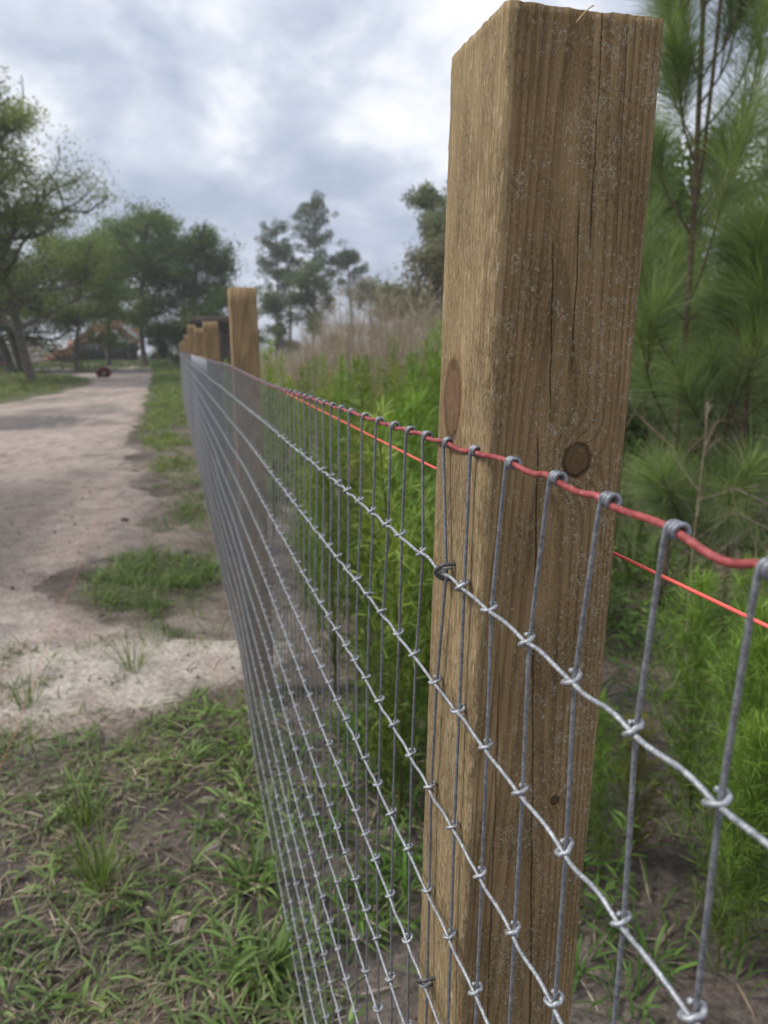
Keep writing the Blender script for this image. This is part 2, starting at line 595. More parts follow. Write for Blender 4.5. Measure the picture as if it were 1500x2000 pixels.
def road_right(Y):
    return np.interp(Y, [2.3, 2.9, 3.1, 3.3, 4.0, 4.7, 5.2, 6.3, 7.2, 8.5, 12, 20, 34, 60], [-.3, .55, .6, .1, -.5, -.38, -.12, -.05, -.22, -.25, -.45, -.55, -.75, -1.4]) + .07 * fbm(Y * 2.2, 8.1, 0, 3, 6)


SAND = np.array([.42, .342, .293])
DIRT = np.array([.185, .152, .128])
DARK = np.array([.105, .086, .074])


def mixc(a, b, t):
    return a * (1 - t[..., None]) + b * t[..., None]


def ground_col(x, y):
    n1 = fbm(x * 1.7, y * 1.7, 0, 5, 31)
    n2 = fbm(x * 6, y * 6, 0, 4, 41)
    c = mixc(np.broadcast_to(DIRT, x.shape + (3,)).copy(), DARK, sstep(n1 + .4 * n2, .0, .5))
    c = mixc(c, np.array([.25, .21, .178]), sstep(-n1 + .5 * n2, .05, .6))
    # far field under grass
    far = sstep(np.hypot(x, y), 9, 26)
    fieldc = mixc(np.broadcast_to(np.array([.10, .12, .045]), x.shape + (3,)).copy(), np.array([.17, .15, .08]), sstep(fbm(x * .3, y * .3, 0, 3, 51), -.2, .5))
    c = mixc(c, fieldc, far * .85)
    return c


xs = axis([(-420, -60, 30), (-60, -12, 4), (-12, -3, .35), (-3, -1.1, .05), (-1.1, 1.6, .024), (1.6, 4, .05), (4, 14, .4), (14, 60, 4), (60, 420, 30)])
ys = axis([(-420, -30, 30), (-30, -2, 2), (-2, .7, .15), (.7, 3.2, .024), (3.2, 6, .04), (6, 14, .12), (14, 40, .7), (40, 100, 3), (100, 800, 35)])
gx, gy = np.meshgrid(xs, ys)
nx_, ny_ = len(xs), len(ys)
V = np.stack([gx, gy, gh(gx, gy)], -1).reshape(-1, 3)
i = (np.arange(ny_ - 1)[:, None] * nx_ + np.arange(nx_ - 1)[None]).ravel()
Q = np.stack([i, i + 1, i + nx_ + 1, i + nx_], -1)
tag(ob('ground', make_mesh('ground', V, Q, None, True, ground_col(gx, gy).reshape(-1, 3)), M_GROUND), kind='structure',
    label='grey brown bare soil ground under the fence')

# sandy track
ty = axis([(2.1, 6, .035), (6, 14, .09), (14, 60, .4)])
ss = np.linspace(0, 1, 140) ** .6
L, Rr = road_left(ty), road_right(ty)
rx = L[:, None] * (1 - ss[None]) + Rr[:, None] * ss[None]
ry = np.broadcast_to(ty[:, None], rx.shape)
edge = np.minimum(np.minimum((Rr[:, None] - rx), (rx - L[:, None])), ((ry - 2.1) * .6))
edge = edge + .20 * fbm(rx * 3, ry * 3, 0, 4, 15)
lift = -.02 + .038 * sstep(edge, 0, .45)
n1, n2, n3 = fbm(rx * 1.1, ry * .8, 0, 5, 61), fbm(rx * 5, ry * 4, 0, 4, 71), fbm(rx * .5, ry * .35, 0, 3, 81)
rz = gh(rx, ry) + lift + .010 * n2 - .009 * np.exp(-((rx + .95 - .03 * ry) / .16) ** 2) - .009 * np.exp(-((rx + 2.35 - .03 * ry) / .16) ** 2) + .006 * fbm(rx * 16, ry * 16, 0, 2, 91)
c = np.broadcast_to(SAND, rx.shape + (3,)).copy()
c = mixc(c, np.array([.32, .268, .228]), sstep(n1, -.15, .45))
c = mixc(c, np.array([.47, .42, .37]), sstep(-n1 + n2 * .4, .15, .6) * .7)
# damp grey-brown bed of the track in the middle distance
damp = sstep(-.62 + .25 * n1 - rx, 0, .5) * sstep(ry, 3.3, 3.9) * (1 - sstep(ry + .8 * n1, 6.8, 8.8))
c = mixc(c, np.array([.165, .140, .125]), damp * .9)
c = mixc(c, np.array([.26, .21, .185]), sstep(ry, 3.4, 4.2) * (1 - sstep(ry, 7, 10)) * .55 * (1 - damp))
# ash patches
ash = sstep(.9 - (((rx + 2.75 + .5 * n1) / 1.5) ** 2 + ((ry - 14.6) / 1.7) ** 2) + .7 * n2 + .4 * n1, .0, .55)
ash = np.maximum(ash, sstep(.75 - (((rx + 4.6) / 1.4) ** 2 + ((ry - 12.8) / .7) ** 2) + .6 * n2, 0, .5))
ash = np.maximum(ash, .7 * sstep(.5 - (((rx + 1.5) / .8) ** 2 + ((ry - 16.9) / .6) ** 2) + .6 * n2, 0, .5))
c = mixc(c, np.array([.085, .085, .092]), ash * .8)
c = mixc(c, np.array([.13, .125, .125]), sstep(ry + 1.2 * n3, 37, 40) * (1 - sstep(ry, 47, 52)) * sstep(n3 + .3, -.1, .2) * .85)
c = mixc(c, np.array([.19, .165, .145]), sstep(n2 * .7 + n1, .25, .55) * .7)
c = mixc(c, np.array([.20, .17, .15]), sstep(fbm(rx * 11, ry * 8, 0, 3, 97), .12, .45) * .55)
c = mixc(c, np.array([.54, .49, .43]), sstep(ry + .15 * n1, 2.5, 2.75) * (1 - sstep(ry + .3 * n1, 3.1, 3.6)) * sstep(n2 + .45, 0, .5) * .75)
c = mixc(ground_col(rx, ry), c, sstep(edge + .20 * n2 + .14 * n1, .04, .40))
V = np.stack([rx, ry, rz], -1).reshape(-1, 3)
a, b = rx.shape
i = (np.arange(a - 1)[:, None] * b + np.arange(b - 1)[None]).ravel()
Q = np.stack([i, i + 1, i + b + 1, i + b], -1)
tag(ob('dirt_road', make_mesh('dirt_road', V, Q, None, True, c.reshape(-1, 3)), M_ROAD), kind='structure',
    label='pale sandy dirt track with dark ash and damp patches')


# ------------------------------------------------------------------ fence posts
def fence_x(Y):
    """x of the stay wires at top-wire height"""
    return .1767 - .0045 * np.maximum(0, np.asarray(Y, float) - 3.0)


LEAN = .0235
ZT = -.066 + CAMH


def post_mesh(name, W, z0, z1, per, zseg, rough, seed):
    # rounded-square section, corner at (0,0)
    rad = .0055 if rough else .005
    pts = []
    n_c = 5
    for (cx, cy, a0) in ((rad, rad, 180), (W - rad, rad, 270), (W - rad, W - rad, 0), (rad, W - rad, 90)):
        for k in range(n_c):
            a = math.radians(a0 + 90 * k / (n_c - 1))
            pts.append((cx + rad * math.cos(a), cy + rad * math.sin(a)))
        nxt = {180: (1, 0), 270: (0, 1), 0: (-1, 0), 90: (0, -1)}[a0]
        bx, by = pts[-1]
        for k in range(1, per):
            t = k / per * (W - 2 * rad)
            pts.append((bx + nxt[0] * t, by + nxt[1] * t))
    S = np.array(pts)
    c0 = np.array([W / 2, W / 2])
    nrm = S - c0
    nrm = np.where(np.abs(nrm) >= np.abs(nrm).max(1, keepdims=True) - .003, np.sign(nrm), 0)
    nrm /= np.linalg.norm(nrm, axis=1)[:, None]
    zs = np.linspace(z0, z1, zseg)
    m = len(S)
    X = np.broadcast_to(S[None, :, 0], (zseg, m)).copy()
    Y = np.broadcast_to(S[None, :, 1], (zseg, m)).copy()
    Z = np.broadcast_to(zs[:, None], (zseg, m)).copy()
    disp = .0012 * fbm(X * 14, Y * 14, Z * 3, 3, seed) + .0005 * fbm(X * 90, Y * 90, Z * 14, 3, seed + 5)
    if rough:
        left = (X < .004)
        disp = disp + np.where(left, .0006 * fbm(X * 200, Y * 260, Z * 90, 3, seed + 9), 0)
        # corner chips
        cor = np.exp(-((X ** 2 + Y ** 2) / .008 ** 2))
        disp = disp - cor * .0016 * np.maximum(0, fbm(X * 5, Y * 5, Z * 26, 3, seed + 2))
        disp = disp - np.exp(-(((X - W) ** 2 + Y ** 2) / .007 ** 2)) * .0016 * np.maximum(0, fbm(X * 5, Y * 5, Z * 30, 3, seed + 3))
        Z[-1] += .0007 * fbm(X[-1] * 60, Y[-1] * 60, 0, 3, seed + 4) + .0008 * fbm(X[-1] * 300, Y[-1] * 300, 0, 2, seed + 6)
    X = X + disp * nrm[None, :, 0]
    Y = Y + disp * nrm[None, :, 1]
    V = np.stack([X, Y, Z], -1).reshape(-1, 3)
    ii = np.arange(zseg - 1)[:, None] * m
    j = np.arange(m)[None]
    k = (j + 1) % m
    Q = np.stack([ii + j, ii + k, ii + m + k, ii + m + j], -1).reshape(-1, 4)
    V = np.concatenate([V, [[W / 2, W / 2, z0], [W / 2, W / 2, z1 - .001]]])
    jj = np.arange(m)
    kk = (jj + 1) % m
    b = (zseg - 1) * m
    T = np.concatenate([np.stack([kk, jj, np.full(m, zseg * m)], -1), np.stack([b + jj, b + kk, np.full(m, zseg * m + 1)], -1)])
    return make_mesh(name, V, Q, T, True)


W1 = .0978
me = post_mesh('fence_post', W1, -.35, CAMH + .182, 26, 400, True, 100)
p1 = ob('fence_post', me, M_POST)
p1.location = (.1812 - LEAN * 1.1875, .4313 + .0306 * 1.1875, 0)
p1.rotation_mode = 'XYZ'
p1.rotation_euler = (.0306, .0235, -.0165)
tag(p1, 'large brown wooden fence post with round dark knot, nearest the camera', 'fence post', 'square wooden fence posts')
mb = MB()
mb.tube(catmull([(.040, -.001, CAMH + .1745), (.0425, -.003, CAMH + .178), (.046, -.004, CAMH + .1815), (.049, -.003, CAMH + .1835)], 4), [.0004] * 13, 5)
ob('splinter', mb.mesh('splinter'), plain_mat('straw', (.55, .43, .2), (.65, .5, .25), 60), p1)

POSTS = [(2.60, .190, 'second wooden fence post, tall and pale, standing beside the green weeds'),
         (4.72, .150, 'third fence post from the camera, short and dark brown'),
         (6.95, .165, 'fourth fence post from the camera, in front of the dark shed'),
         (9.15, .255, 'fifth fence post from the camera, taller than the one behind it'),
         (11.4, .175, 'sixth fence post from the camera, narrow and pale'),
         (13.6, .110, 'seventh fence post from the camera, low and greyish'),
         (15.8, .09, 'eighth fence post from the camera, second from the far end'),
         (18.0, .09, 'last and farthest fence post at the end of the fence')]
pm = {}
for k, (Y, top, lab) in enumerate(POSTS):
    me2 = post_mesh('fence_post', .089, -.3, CAMH + top, 6, 40, False, 200 + k)
    o = ob('fence_post', me2, M_POST2)
    o.location = (float(fence_x(Y)) + .0045, Y, 0)
    o.rotation_euler = (RNG.normal(0, .006), RNG.normal(0, .006), RNG.normal(0, .03))
    tag(o, lab, 'fence post', 'square wooden fence posts')

# ------------------------------------------------------------------ woven wire fence
fence = thing('woven_wire_fence', 'galvanised woven wire mesh fence with red top wire along the track', 'fence', (0, 0, 0))
ZOBS = np.array([-.066, -.160, -.254, -.353, -.451, -.551, -.655, -.752, -.873, -.995, -1.142, -1.30, -1.448])
ZNEAR = ZOBS * (1 + LEAN / .1767 * .066) / (1 - LEAN / .1767 * ZOBS)
ZFAR = -.066 - .0965 * np.arange(13)
KROWS = np.arange(13.)


def fence_pt(row, Y):
    """stay-wire centre at (fractional) row and distance Y"""
    row, Y = np.broadcast_arrays(np.asarray(row, float), np.asarray(Y, float))
    t = sstep(Y, 1.9, 3.1)
    z = np.interp(row, KROWS, ZNEAR) * (1 - t) + np.interp(row, KROWS, ZFAR) * t
    s = .1767 + LEAN * (z + .066)
    x = fence_x(Y) + LEAN * (z + .066) * (1 - t)
    z = z + .004 * fbm(Y * 1.3, row * .7, 0, 2, 301) - .006 * np.sin(np.pi * np.clip((Y - .45) / 2.2, 0, 1)) * (row < .5)
    z = z - .007 * (1 - sstep(Y, .18, .36)) * np.clip(1 - row, 0, 1)
    x = x + (.006 * fbm(Y * .9, row * .35, 0, 2, 311)) * sstep(np.abs(Y - .46), .08, .6) * sstep(row, -.5, 3)
    return np.stack([x, Y, z + CAMH], -1)


SP = .0503
YEND = 18.2
stays_Y = .199 + SP * np.arange(-15, int((YEND - .199) / SP))
i0 = 15
# measured bends of the stays close to the camera (metres along the fence, per row)
BEND = {0: [-.004, 0, 0], 1: [-.006, .001, -.002], 2: [-.009, .002, -.001], 3: [-.011, .001, -.001], 4: [-.009, .002, -.000],
        5: [-.004, -.002, -.001, .0005], 6: [-.0035, -.0175, -.004, .002], 7: [-.007, -.015, -.003, .003, .004], 8: [-.014, -.007, -.004, .004, .007, .008],
        9: [-.019, -.015, -.001, .004, .008, .012], 10: [-.017, -.010, 0, .006, .01], 11: [-.012, -.008, .002, .006]}


def stay_offset(i, row):
    b = BEND.get(i)
    o = .0022 * fbm(row * .45 + i * 7.3, i * 3.1, 0, 2, 321)
    if b is not None:
        o = o * .4 + np.interp(row, np.arange(len(b) + 2), list(b) + [b[-1] * .5, 0])
    return o


def stay_path(i, Y, fine):
    rows = np.linspace(0.0, 12.03, 97 if fine else 37)
    Yr = Y + stay_offset(i, rows)
    # leaning panel: rows further down shift with the observed perspective of the panel
    p = fence_pt(rows, Yr)
    return p


RT = .00165      # red top wire radius
RS = .00120      # stay
RL = .00125      # line wire
RED_DX = RT + RS


def wrap_coil(p_top, n, turns=2.65):
    """the stay climbs on the track side and coils over the red wire towards the camera"""
    a = np.linspace(0, turns * 2 * np.pi, n)
    R = RT + RS * .95
    cx = p_top[0] + RED_DX
    return np.stack([cx - R * np.cos(a), p_top[1] - .0003 - a / (2 * np.pi) * RS * 2.05, p_top[2] + R * np.sin(a)], -1)


stay_far = MB()
N_IND = 170
top_pts = []
for k, Y in enumerate(stays_Y):
    i = k - i0
    fine = Y < 1.6
    p = stay_path(i, Y, fine)
    top_pts.append(p[0])
    if Y < 4.5:
        coil = wrap_coil(p[0], 40 if fine else 16)
        path = np.concatenate([p[::-1][:-1], coil])
    else:
        path = p[::-1][::3]
    sides = 8 if Y < .8 else (6 if Y < 1.6 else 4)
    if k < N_IND:
        mb = MB().tube(path, RS, sides)
        ob('stay_wire', mb.mesh('stay_wire'), M_STAY, fence)
    else:
        stay_far.tube(path, RS, 3, False)
tag(ob('stay_wire', stay_far.mesh('stay_wire'), M_STAY, fence), kind='stuff')

# line wires: gently crimped between stays; row 0 is the red one
yy = axis([(-.62, 2.2, .0055), (2.2, 6, .0125), (6, YEND, .05)])
ph = (yy - .199) / SP
for row in range(13):
    P_ = fence_pt(np.full_like(yy, float(row)), yy)
    seg = np.floor(ph)
    fr = ph - seg
    amp = .0013 * (1 + .6 * (_hash(seg, seg * 0 + row, seg * 0, 5) * 2 - 1))
    arc = np.sin(np.pi * fr) * amp * (1.35 if row else 1.5) + (.0015 if row else .0013) * np.sin(2 * np.pi * fr) * (_hash(seg, seg * 0 + row, seg * 0, 8) * 2.2 - .8)
    jit = .0012 * fbm(ph * .8, row * 5.1, 0, 2, 331)
    if row == 0:
        P_[:, 0] += RED_DX
        P_[:, 2] += .0000 + jit * .35 - arc
        P_[:, 0] += .0008 * np.sin(2 * np.pi * fr)
        mb = MB().tube(P_, RT, 10)
        ob('top_wire', mb.mesh('top_wire'), M_RED, fence)['label'] = 'red painted top wire'
    else:
        off = RS + RL
        P_[:, 0] -= off
        P_[:, 0] -= .0007 * np.sin(np.pi * fr)
        P_[:, 2] += arc * .9 - .0004
        mb = MB().tube(P_, RL, 7)
        ob('line_wire', mb.mesh('line_wire'), M_LINE, fence)

# knots
KP = np.array([(.6, -3.6, -.6), (-.8, -3.7, -1.0), (-2.6, -3.0, -.4), (-3.5, -2.0, 1.6), (-2.9, -1.2, 4.0), (-.8, -.35, 5.1), (1.4, .45, 5.1),
               (3.2, 1.2, 3.9), (3.8, 2.0, 1.6), (2.9, 2.7, -1.0), (.9, 3.1, -2.5), (-1.4, 3.1, -2.2), (-2.7, 3.0, -.6), (-3.0, 3.0, .8)]) * np.array([.00084, .00092, .00095])
# columns: towards the camera along the fence, up, towards the track
KW = np.stack([-KP[:, 2], -KP[:, 0], KP[:, 1]], -1)


def knot_mesh(m, sides, seed):
    rg = np.random.default_rng(seed)
    K = KW + rg.normal(0, .00025, KW.shape)
    Pk = catmull(K, m)
    return MB().tube(Pk, .00122, sides)


knot_me = [knot_mesh(3, 6, s).mesh('knot') for s in range(5)]
for me_ in knot_me:
    me_.materials.append(M_KNOT)
kl = [knot_mesh(1, 3, 20 + s) for s in range(3)]
mass = MB()
cand = []
for k, Y in enumerate(stays_Y):
    if Y < .12:
        near_cam = False
    for row in range(1, 13):
        p = fence_pt(row, Y + float(stay_offset(k - i0, np.array(float(row)))))
        v = Vector(p) - Vector((0, 0, CAMH))
        dpt = v.dot(_f)
        px = 750 + 1475 * v.dot(_r) / max(dpt, .05)
        py = 1000 - 1475 * v.dot(_u) / max(dpt, .05)
        vis = dpt > .05 and -20 < px < 1520 and -20 < py < 2020
        cand.append((0 if vis else 1, dpt, k, row, p))
cand.sort(key=lambda t: (t[0], t[1]))
for n, (vis, dpt, k, row, p) in enumerate(cand):
    rg = random.Random(k * 31 + row)
    if n < 300:
        o = ob('knot', knot_me[rg.randrange(5)], None, fence, Vector(p))
        o.rotation_euler = (rg.gauss(0, .16), rg.gauss(0, .12), rg.gauss(0, .16))
        s = rg.uniform(1.0, 1.14)
        o.scale = (s, s, s)
    elif p[1] < 7.0:
        kb = kl[rg.randrange(3)]
        mass.add(np.concatenate(kb.V) + p, np.concatenate(kb.Q), None)
    else:
        mass.box(p - np.array([.0035, .003, .0022]), p + np.array([.001, .003, .0022]))
tag(ob('knot', mass.mesh('knot'), M_KNOT, fence), kind='stuff')

# staples that hold the mesh to the near post
for row, dz in ((1, .001), (5, .004), (9, .002)):
    p = fence_pt(row, stays_Y[i0 + 6] + float(stay_offset(6, np.array(float(row))))) + np.array([0, 0, dz])
    pts = [(.010, .0006, .0052), (-.0035, -.0022, .0036), (-.0062, -.0034, .0010), (-.0064, -.0018, -.0024), (-.0040, .0012, -.0052), (.010, .0030, -.0062)]
    pts2 = [(.010, -.0052, .0062), (-.0030, -.0048, .0060), (-.0062, -.0014, .0030), (-.0068, .0028, -.0004), (-.0052, .0042, -.0044), (.0, .0030, -.0072), (.011, .0022, -.0074)]
    mb = MB().tube(catmull(np.array(pts2) + p, 6), .00155, 8)
    ob('staple', mb.mesh('staple'), M_STAPLE, fence)

# ------------------------------------------------------------------ strings
M_STR, g = mat('neon_pink_line')
g.bsdf(g.mix(g.noise(g.v('MULTIPLY', g.obj(), (1., .3, 1.)), 900, 3), (.95, .10, .085), (1., .22, .17)), .55, 0, .3)
ys_ = axis([(-.3, 3, .03), (3, 17.9, .3)])
Pz = np.interp(ys_, [-.3, .9, 2.0, 2.7, 6, 18], [-.153, -.147, -.131, -.122, -.13, -.16]) + CAMH
Px = np.where(ys_ < 3, .297, .297 - .0045 * (ys_ - 3))
mb = MB()
tw = ys_ * 0
mb.tube(np.stack([Px, ys_, Pz], -1), .0012, 6)
tag(ob('mason_line', mb.mesh('mason_line'), M_STR), 'bright pink mason line stretched behind the fence posts', 'string')
M_STR2, g = mat('dusty_pink_line')
g.bsdf((.62, .19, .16), .8, 0, .2)
sy = np.linspace(1.3, 9.5, 160)
sx = -.60 - .012 * (sy - 2.4) + .006 * np.sin(sy * 3)
sz = gh(sx, sy) + .034 + .012 * np.sin(sy * .9) ** 2
mb = MB().tube(np.stack([sx, sy, sz], -1), .00075, 5)
tag(ob('ground_string', mb.mesh('ground_string'), M_STR2), 'thin faded pink string lying along the dirt track', 'string')


# ------------------------------------------------------------------ vegetation generators
def blades(base, az, el, L, Wd, droop, col, mb, segs=3, twist=None):
    """grass blades: curved tapering ribbons, vectorised"""
    n = len(base)
    az, el, L, Wd, droop = [np.broadcast_to(np.asarray(q, float), (n,)) for q in (az, el, L, Wd, droop)]
    pos = np.array(base, float)
    side = np.stack([-np.sin(az), np.cos(az), np.zeros(n)], -1)
    if twist is not None:
        side = side * np.cos(twist)[:, None] + np.array([0, 0, 1.]) * np.sin(twist)[:, None]
    Vs = []
    e = el.copy()
    prof = [.55, 1.0, .8, .45][:segs] if segs > 2 else [.8, 1.0]
    for s in range(segs):
        w = Wd * prof[s] * .5
        Vs += [pos - side * w[:, None], pos + side * w[:, None]]
        d = np.stack([np.cos(az) * np.cos(e), np.sin(az) * np.cos(e), np.sin(e)], -1)
        pos = pos + d * (L / segs)[:, None]
        e = e - droop / segs
    Vs.append(pos)
    m = 2 * segs + 1
    V = np.stack(Vs, 1).reshape(-1, 3)
    o = np.arange(n)[:, None] * m
    Qs = [np.concatenate([o + 2 * s, o + 2 * s + 1, o + 2 * s + 3, o + 2 * s + 2], 1) for s in range(segs - 1)]
    Tt = np.concatenate([o + 2 * segs - 2, o + 2 * segs - 1, o + 2 * segs], 1)
    mb.add(V, np.concatenate(Qs) if Qs else None, Tt, np.repeat(np.asarray(col, float), m, 0))


def leaf_cards(c, d, nrm, L, Wd, col, mb):
    """pointed leaves: rhombs with a slight fold"""
    n = len(c)
    d = d / (np.linalg.norm(d, axis=1)[:, None] + 1e-9)
    s = np.cross(d, nrm)
    s /= np.linalg.norm(s, axis=1)[:, None] + 1e-9
    up = np.cross(s, d)
    L = np.broadcast_to(L, (n,))[:, None]
    Wd = np.broadcast_to(Wd, (n,))[:, None]
    a = c
    b = c + d * L * .45 + s * Wd * .5 + up * Wd * .12
    e = c + d * L - up * L * .12
    f = c + d * L * .45 - s * Wd * .5 + up * Wd * .12
    V = np.stack([a, b, e, f], 1).reshape(-1, 3)
    o = np.arange(n)[:, None] * 4
    mb.add(V, None, np.concatenate([np.concatenate([o, o + 1, o + 2], 1), np.concatenate([o, o + 2, o + 3], 1)]), np.repeat(col, 4, 0))


def rcol(rg, n, a, b, jit=.12):
    t = rg.random((n, 1))
    c = np.array(a)[None] * (1 - t) + np.array(b)[None] * t
    return c * (1 + rg.normal(0, jit, (n, 1)))


GREEN_A, GREEN_B = (.095, .135, .055), (.23, .29, .13)
DRY_A, DRY_B = (.22, .17, .13), (.44, .37, .29)


def clumps(rg, centers, nb, L, Wd, dry, mb, el=(.15, 1.1), ca=GREEN_A, cb=GREEN_B, spread=.035, segs=3):
    cen = np.asarray(centers, float)
    cnt = np.maximum(3, (nb * rg.uniform(.4, 1.6, len(cen))).astype(int))
    own = np.repeat(np.arange(len(cen)), cnt)
    n = len(own)
    siz = rg.uniform(.65, 1.3, len(cen))[own]
    hue = rg.uniform(.75, 1.25, len(cen))[own]
    az = rg.uniform(0, 2 * np.pi, n)
    rad = rg.uniform(0, spread, n)
    bx, by = cen[own, 0] + np.cos(az) * rad, cen[own, 1] + np.sin(az) * rad
    base = np.stack([bx, by, gh(bx, by) + rg.uniform(0, .012, n)], -1)
    az = az + rg.normal(0, .6, n)
    isd = rg.random(n) < dry
    e = np.where(isd, rg.uniform(.0, .35, n), rg.uniform(el[0], el[1], n))
    l = L * rg.uniform(.5, 1.3, n) * siz
    w = Wd * rg.uniform(.6, 1.2, n) * np.where(isd, .8, 1)
    dr = np.where(isd, rg.uniform(0, .6, n), rg.uniform(.5, 1.8, n))
    c = rcol(rg, n, ca, cb) * hue[:, None]
    cd = rcol(rg, n, DRY_A, DRY_B, .2)
    blades(base, az, e, l, w, dr, np.where(isd[:, None], cd, c), mb, segs, rg.normal(0, .5, n))


def scatter(rg, n, x0, x1, y0, y1, dens):
    out = []
    while len(out) < n:
        x = rg.uniform(x0, x1, n * 3)
        y = rg.uniform(y0, y1, n * 3)
        k = rg.random(n * 3) < dens(x, y)
        out += list(zip(x[k], y[k]))
    return out[:n]


rg = np.random.default_rng(11)
# low broad-bladed grass on the near bare soil, track side
def dens_near(x, y):
    n = fbm(x * 2.2, y * 2.2, 0, 3, 401)
    d = sstep(n + .35 * np.exp(-(((x + .35) / .35) ** 2 + ((y - 2.35) / .28) ** 2)), -.28, .25) * .9 + .07
    d = d * (1 - .8 * np.exp(-(((x + .12) / .22) ** 2 + ((y - 1.86) / .16) ** 2)))      # bare strip by the fence
    d = d * (1 - .75 * np.exp(-(((x - .05) / .10) ** 2 + ((y - 2.35) / .22) ** 2)))
    d = d * (1 - .7 * np.exp(-(((x + .55) / .16) ** 2 + ((y - 1.75) / .2) ** 2)))
    d = d * (1 - .85 * sstep(y + .25 * n, 2.55, 2.9))
    return d


mb = MB()
clumps(rg, scatter(rg, 680, -1.25, .24, .85, 3.0, dens_near), 8, .055, .0062, .34, mb, (.05, .9))
clumps(rg, scatter(rg, 230, -1.0, .22, 1.0, 2.6, dens_near), 6, .085, .0078, .15, mb, (.15, 1.1), (.11, .17, .05), (.23, .33, .11))
clumps(rg, scatter(rg, 85, -.12, .26, .95, 2.7, lambda x, y: .4 + 0 * x), 8, .095, .0085, .12, mb, (.2, 1.15), (.11, .18, .05), (.23, .33, .11), .04)
clumps(rg, scatter(rg, 950, -1.2, .22, .9, 2.9, lambda x, y: .3 + .5 * dens_near(x, y)), 3, .055, .0060, 1.0, mb)
clumps(rg, scatter(rg, 150, -1.3, .14, 2.55, 3.5, lambda x, y: .15 + sstep(fbm(x * 3, y * 3, 0, 3, 455), 0, .4)), 7, .06, .004, .15, mb, (.3, 1.3))
tag(ob('ground_grass', mb.mesh('ground_grass', False), M_LEAF), 'low broad bladed green grass and dry blades on bare soil', 'grass', kind='stuff')

# verge grass between track and fence, further away
mb = MB()
def dens_v1(x, y):
    return (.08 + .92 * sstep(fbm(x * 2.5, y * 1.6, 0, 3, 411), -.4, .1)) * sstep(x - np.minimum(road_right(y), -.1), -.22, .12)


clumps(rg, scatter(rg, 280, -.8, .16, 3.2, 4.9, dens_v1), 11, .085, .0055, .10, mb, (.4, 1.35), (.085, .14, .035), (.165, .25, .075), .06)
clumps(rg, scatter(rg, 90, -.3, .16, 5.3, 8.0, dens_v1), 12, .085, .006, .12, mb, (.4, 1.35), (.09, .15, .035), (.17, .25, .08), .07)
clumps(rg, scatter(rg, 560, -.8, .13, 8.0, 19, dens_v1), 17, .11, .009, .12, mb, (.4, 1.4), (.14, .19, .06), (.25, .31, .12), .10, 2)
clumps(rg, scatter(rg, 700, -1.4, .6, 19, 46, dens_v1), 20, .16, .016, .15, mb, (.4, 1.4), (.14, .19, .06), (.25, .31, .12), .18, 2)
clumps(rg, scatter(rg, 60, -2.2, -.3, 7.0, 13, lambda x, y: sstep(fbm(x * 1.4, y, 0, 3, 421), .1, .4)), 9, .05, .006, .2, mb, (.2, .9), (.08, .11, .04), (.14, .18, .07), .12, 2)
tag(ob('verge_grass', mb.mesh('verge_grass', False), M_LEAF), 'green grass strip between the dirt track and the fence', 'grass', kind='stuff')

# grass field to the left of the track
mb = MB()
def dens_f(x, y):
    return sstep(road_left(y) - x, -.1, .5) * (.35 + .65 * sstep(fbm(x * .6, y * .4, 0, 3, 431), -.3, .2))


clumps(rg, scatter(rg, 1500, -14, -3, 18, 46, dens_f), 14, .20, .025, .25, mb, (.5, 1.4), (.12, .17, .05), (.23, .29, .10), .22, 2)
clumps(rg, scatter(rg, 260, -13, 1.5, 46, 78, lambda x, y: .5 + 0 * x), 22, .35, .04, .2, mb, (.5, 1.4), (.08, .14, .03), (.15, .22, .06), .45, 2)
tag(ob('field_grass', mb.mesh('field_grass', False), M_LEAF), 'rough green grass field left of the dirt track', 'grass', kind='stuff')

# upright tufts one can tell apart
def tuft(x, y, n, L, Wd, label, ca=(.10, .16, .035), cb=(.23, .30, .09), el=(.95, 1.5), spread=.03):
    m_ = MB()
    r_ = np.random.default_rng(int(abs(x * 1000 + y * 77)) + 3)
    az = r_.uniform(0, 2 * np.pi, n)
    rad = spread * np.sqrt(r_.random(n))
    base = np.stack([np.cos(az) * rad, np.sin(az) * rad, np.zeros(n)], -1)
    blades(base, az + r_.normal(0, .5, n), r_.uniform(el[0], el[1], n), L * r_.uniform(.5, 1.15, n), Wd * r_.uniform(.7, 1.2, n), r_.uniform(.2, 1.1, n),
           rcol(r_, n, ca, cb), m_, 4, r_.normal(0, .6, n))
    o = ob('grass_tuft', m_.mesh('grass_tuft', False), M_LEAF, None, (x, y, float(gh(x, y))))
    return tag(o, label, 'grass tuft', 'upright grass tufts')


tuft(-.26, 1.72, 70, .20, .0048, 'upright yellow green grass tuft standing alone on the near soil')
tuft(-.33, 1.98, 60, .17, .0045, 'grass tuft just behind the lone upright tuft on the near soil')
tuft(-.25, 2.98, 40, .22, .0040, 'thin grass tuft at the edge of the pale sand')
tuft(-.60, 2.78, 30, .20, .0040, 'sparse grass tuft at the left edge of the pale sand')
tuft(.10, 1.62, 60, .13, .0075, 'bright green broad bladed grass tuft at the fence foot', (.11, .19, .045), (.22, .33, .10), (.35, 1.2))
tuft(.09, 1.36, 70, .14, .0085, 'large bright grass tuft against the fence in the near foreground', (.11, .19, .045), (.22, .33, .10), (.35, 1.2))
tuft(-7.9, 26.5, 320, .85, .02, 'tall green grass bush in the field left of the track', (.07, .14, .02), (.13, .24, .04), (.8, 1.5), .28)
tuft(-9.6, 25.5, 260, .70, .02, 'green grass bush at the far left edge of the field', (.07, .14, .02), (.13, .24, .04), (.8, 1.5), .26)

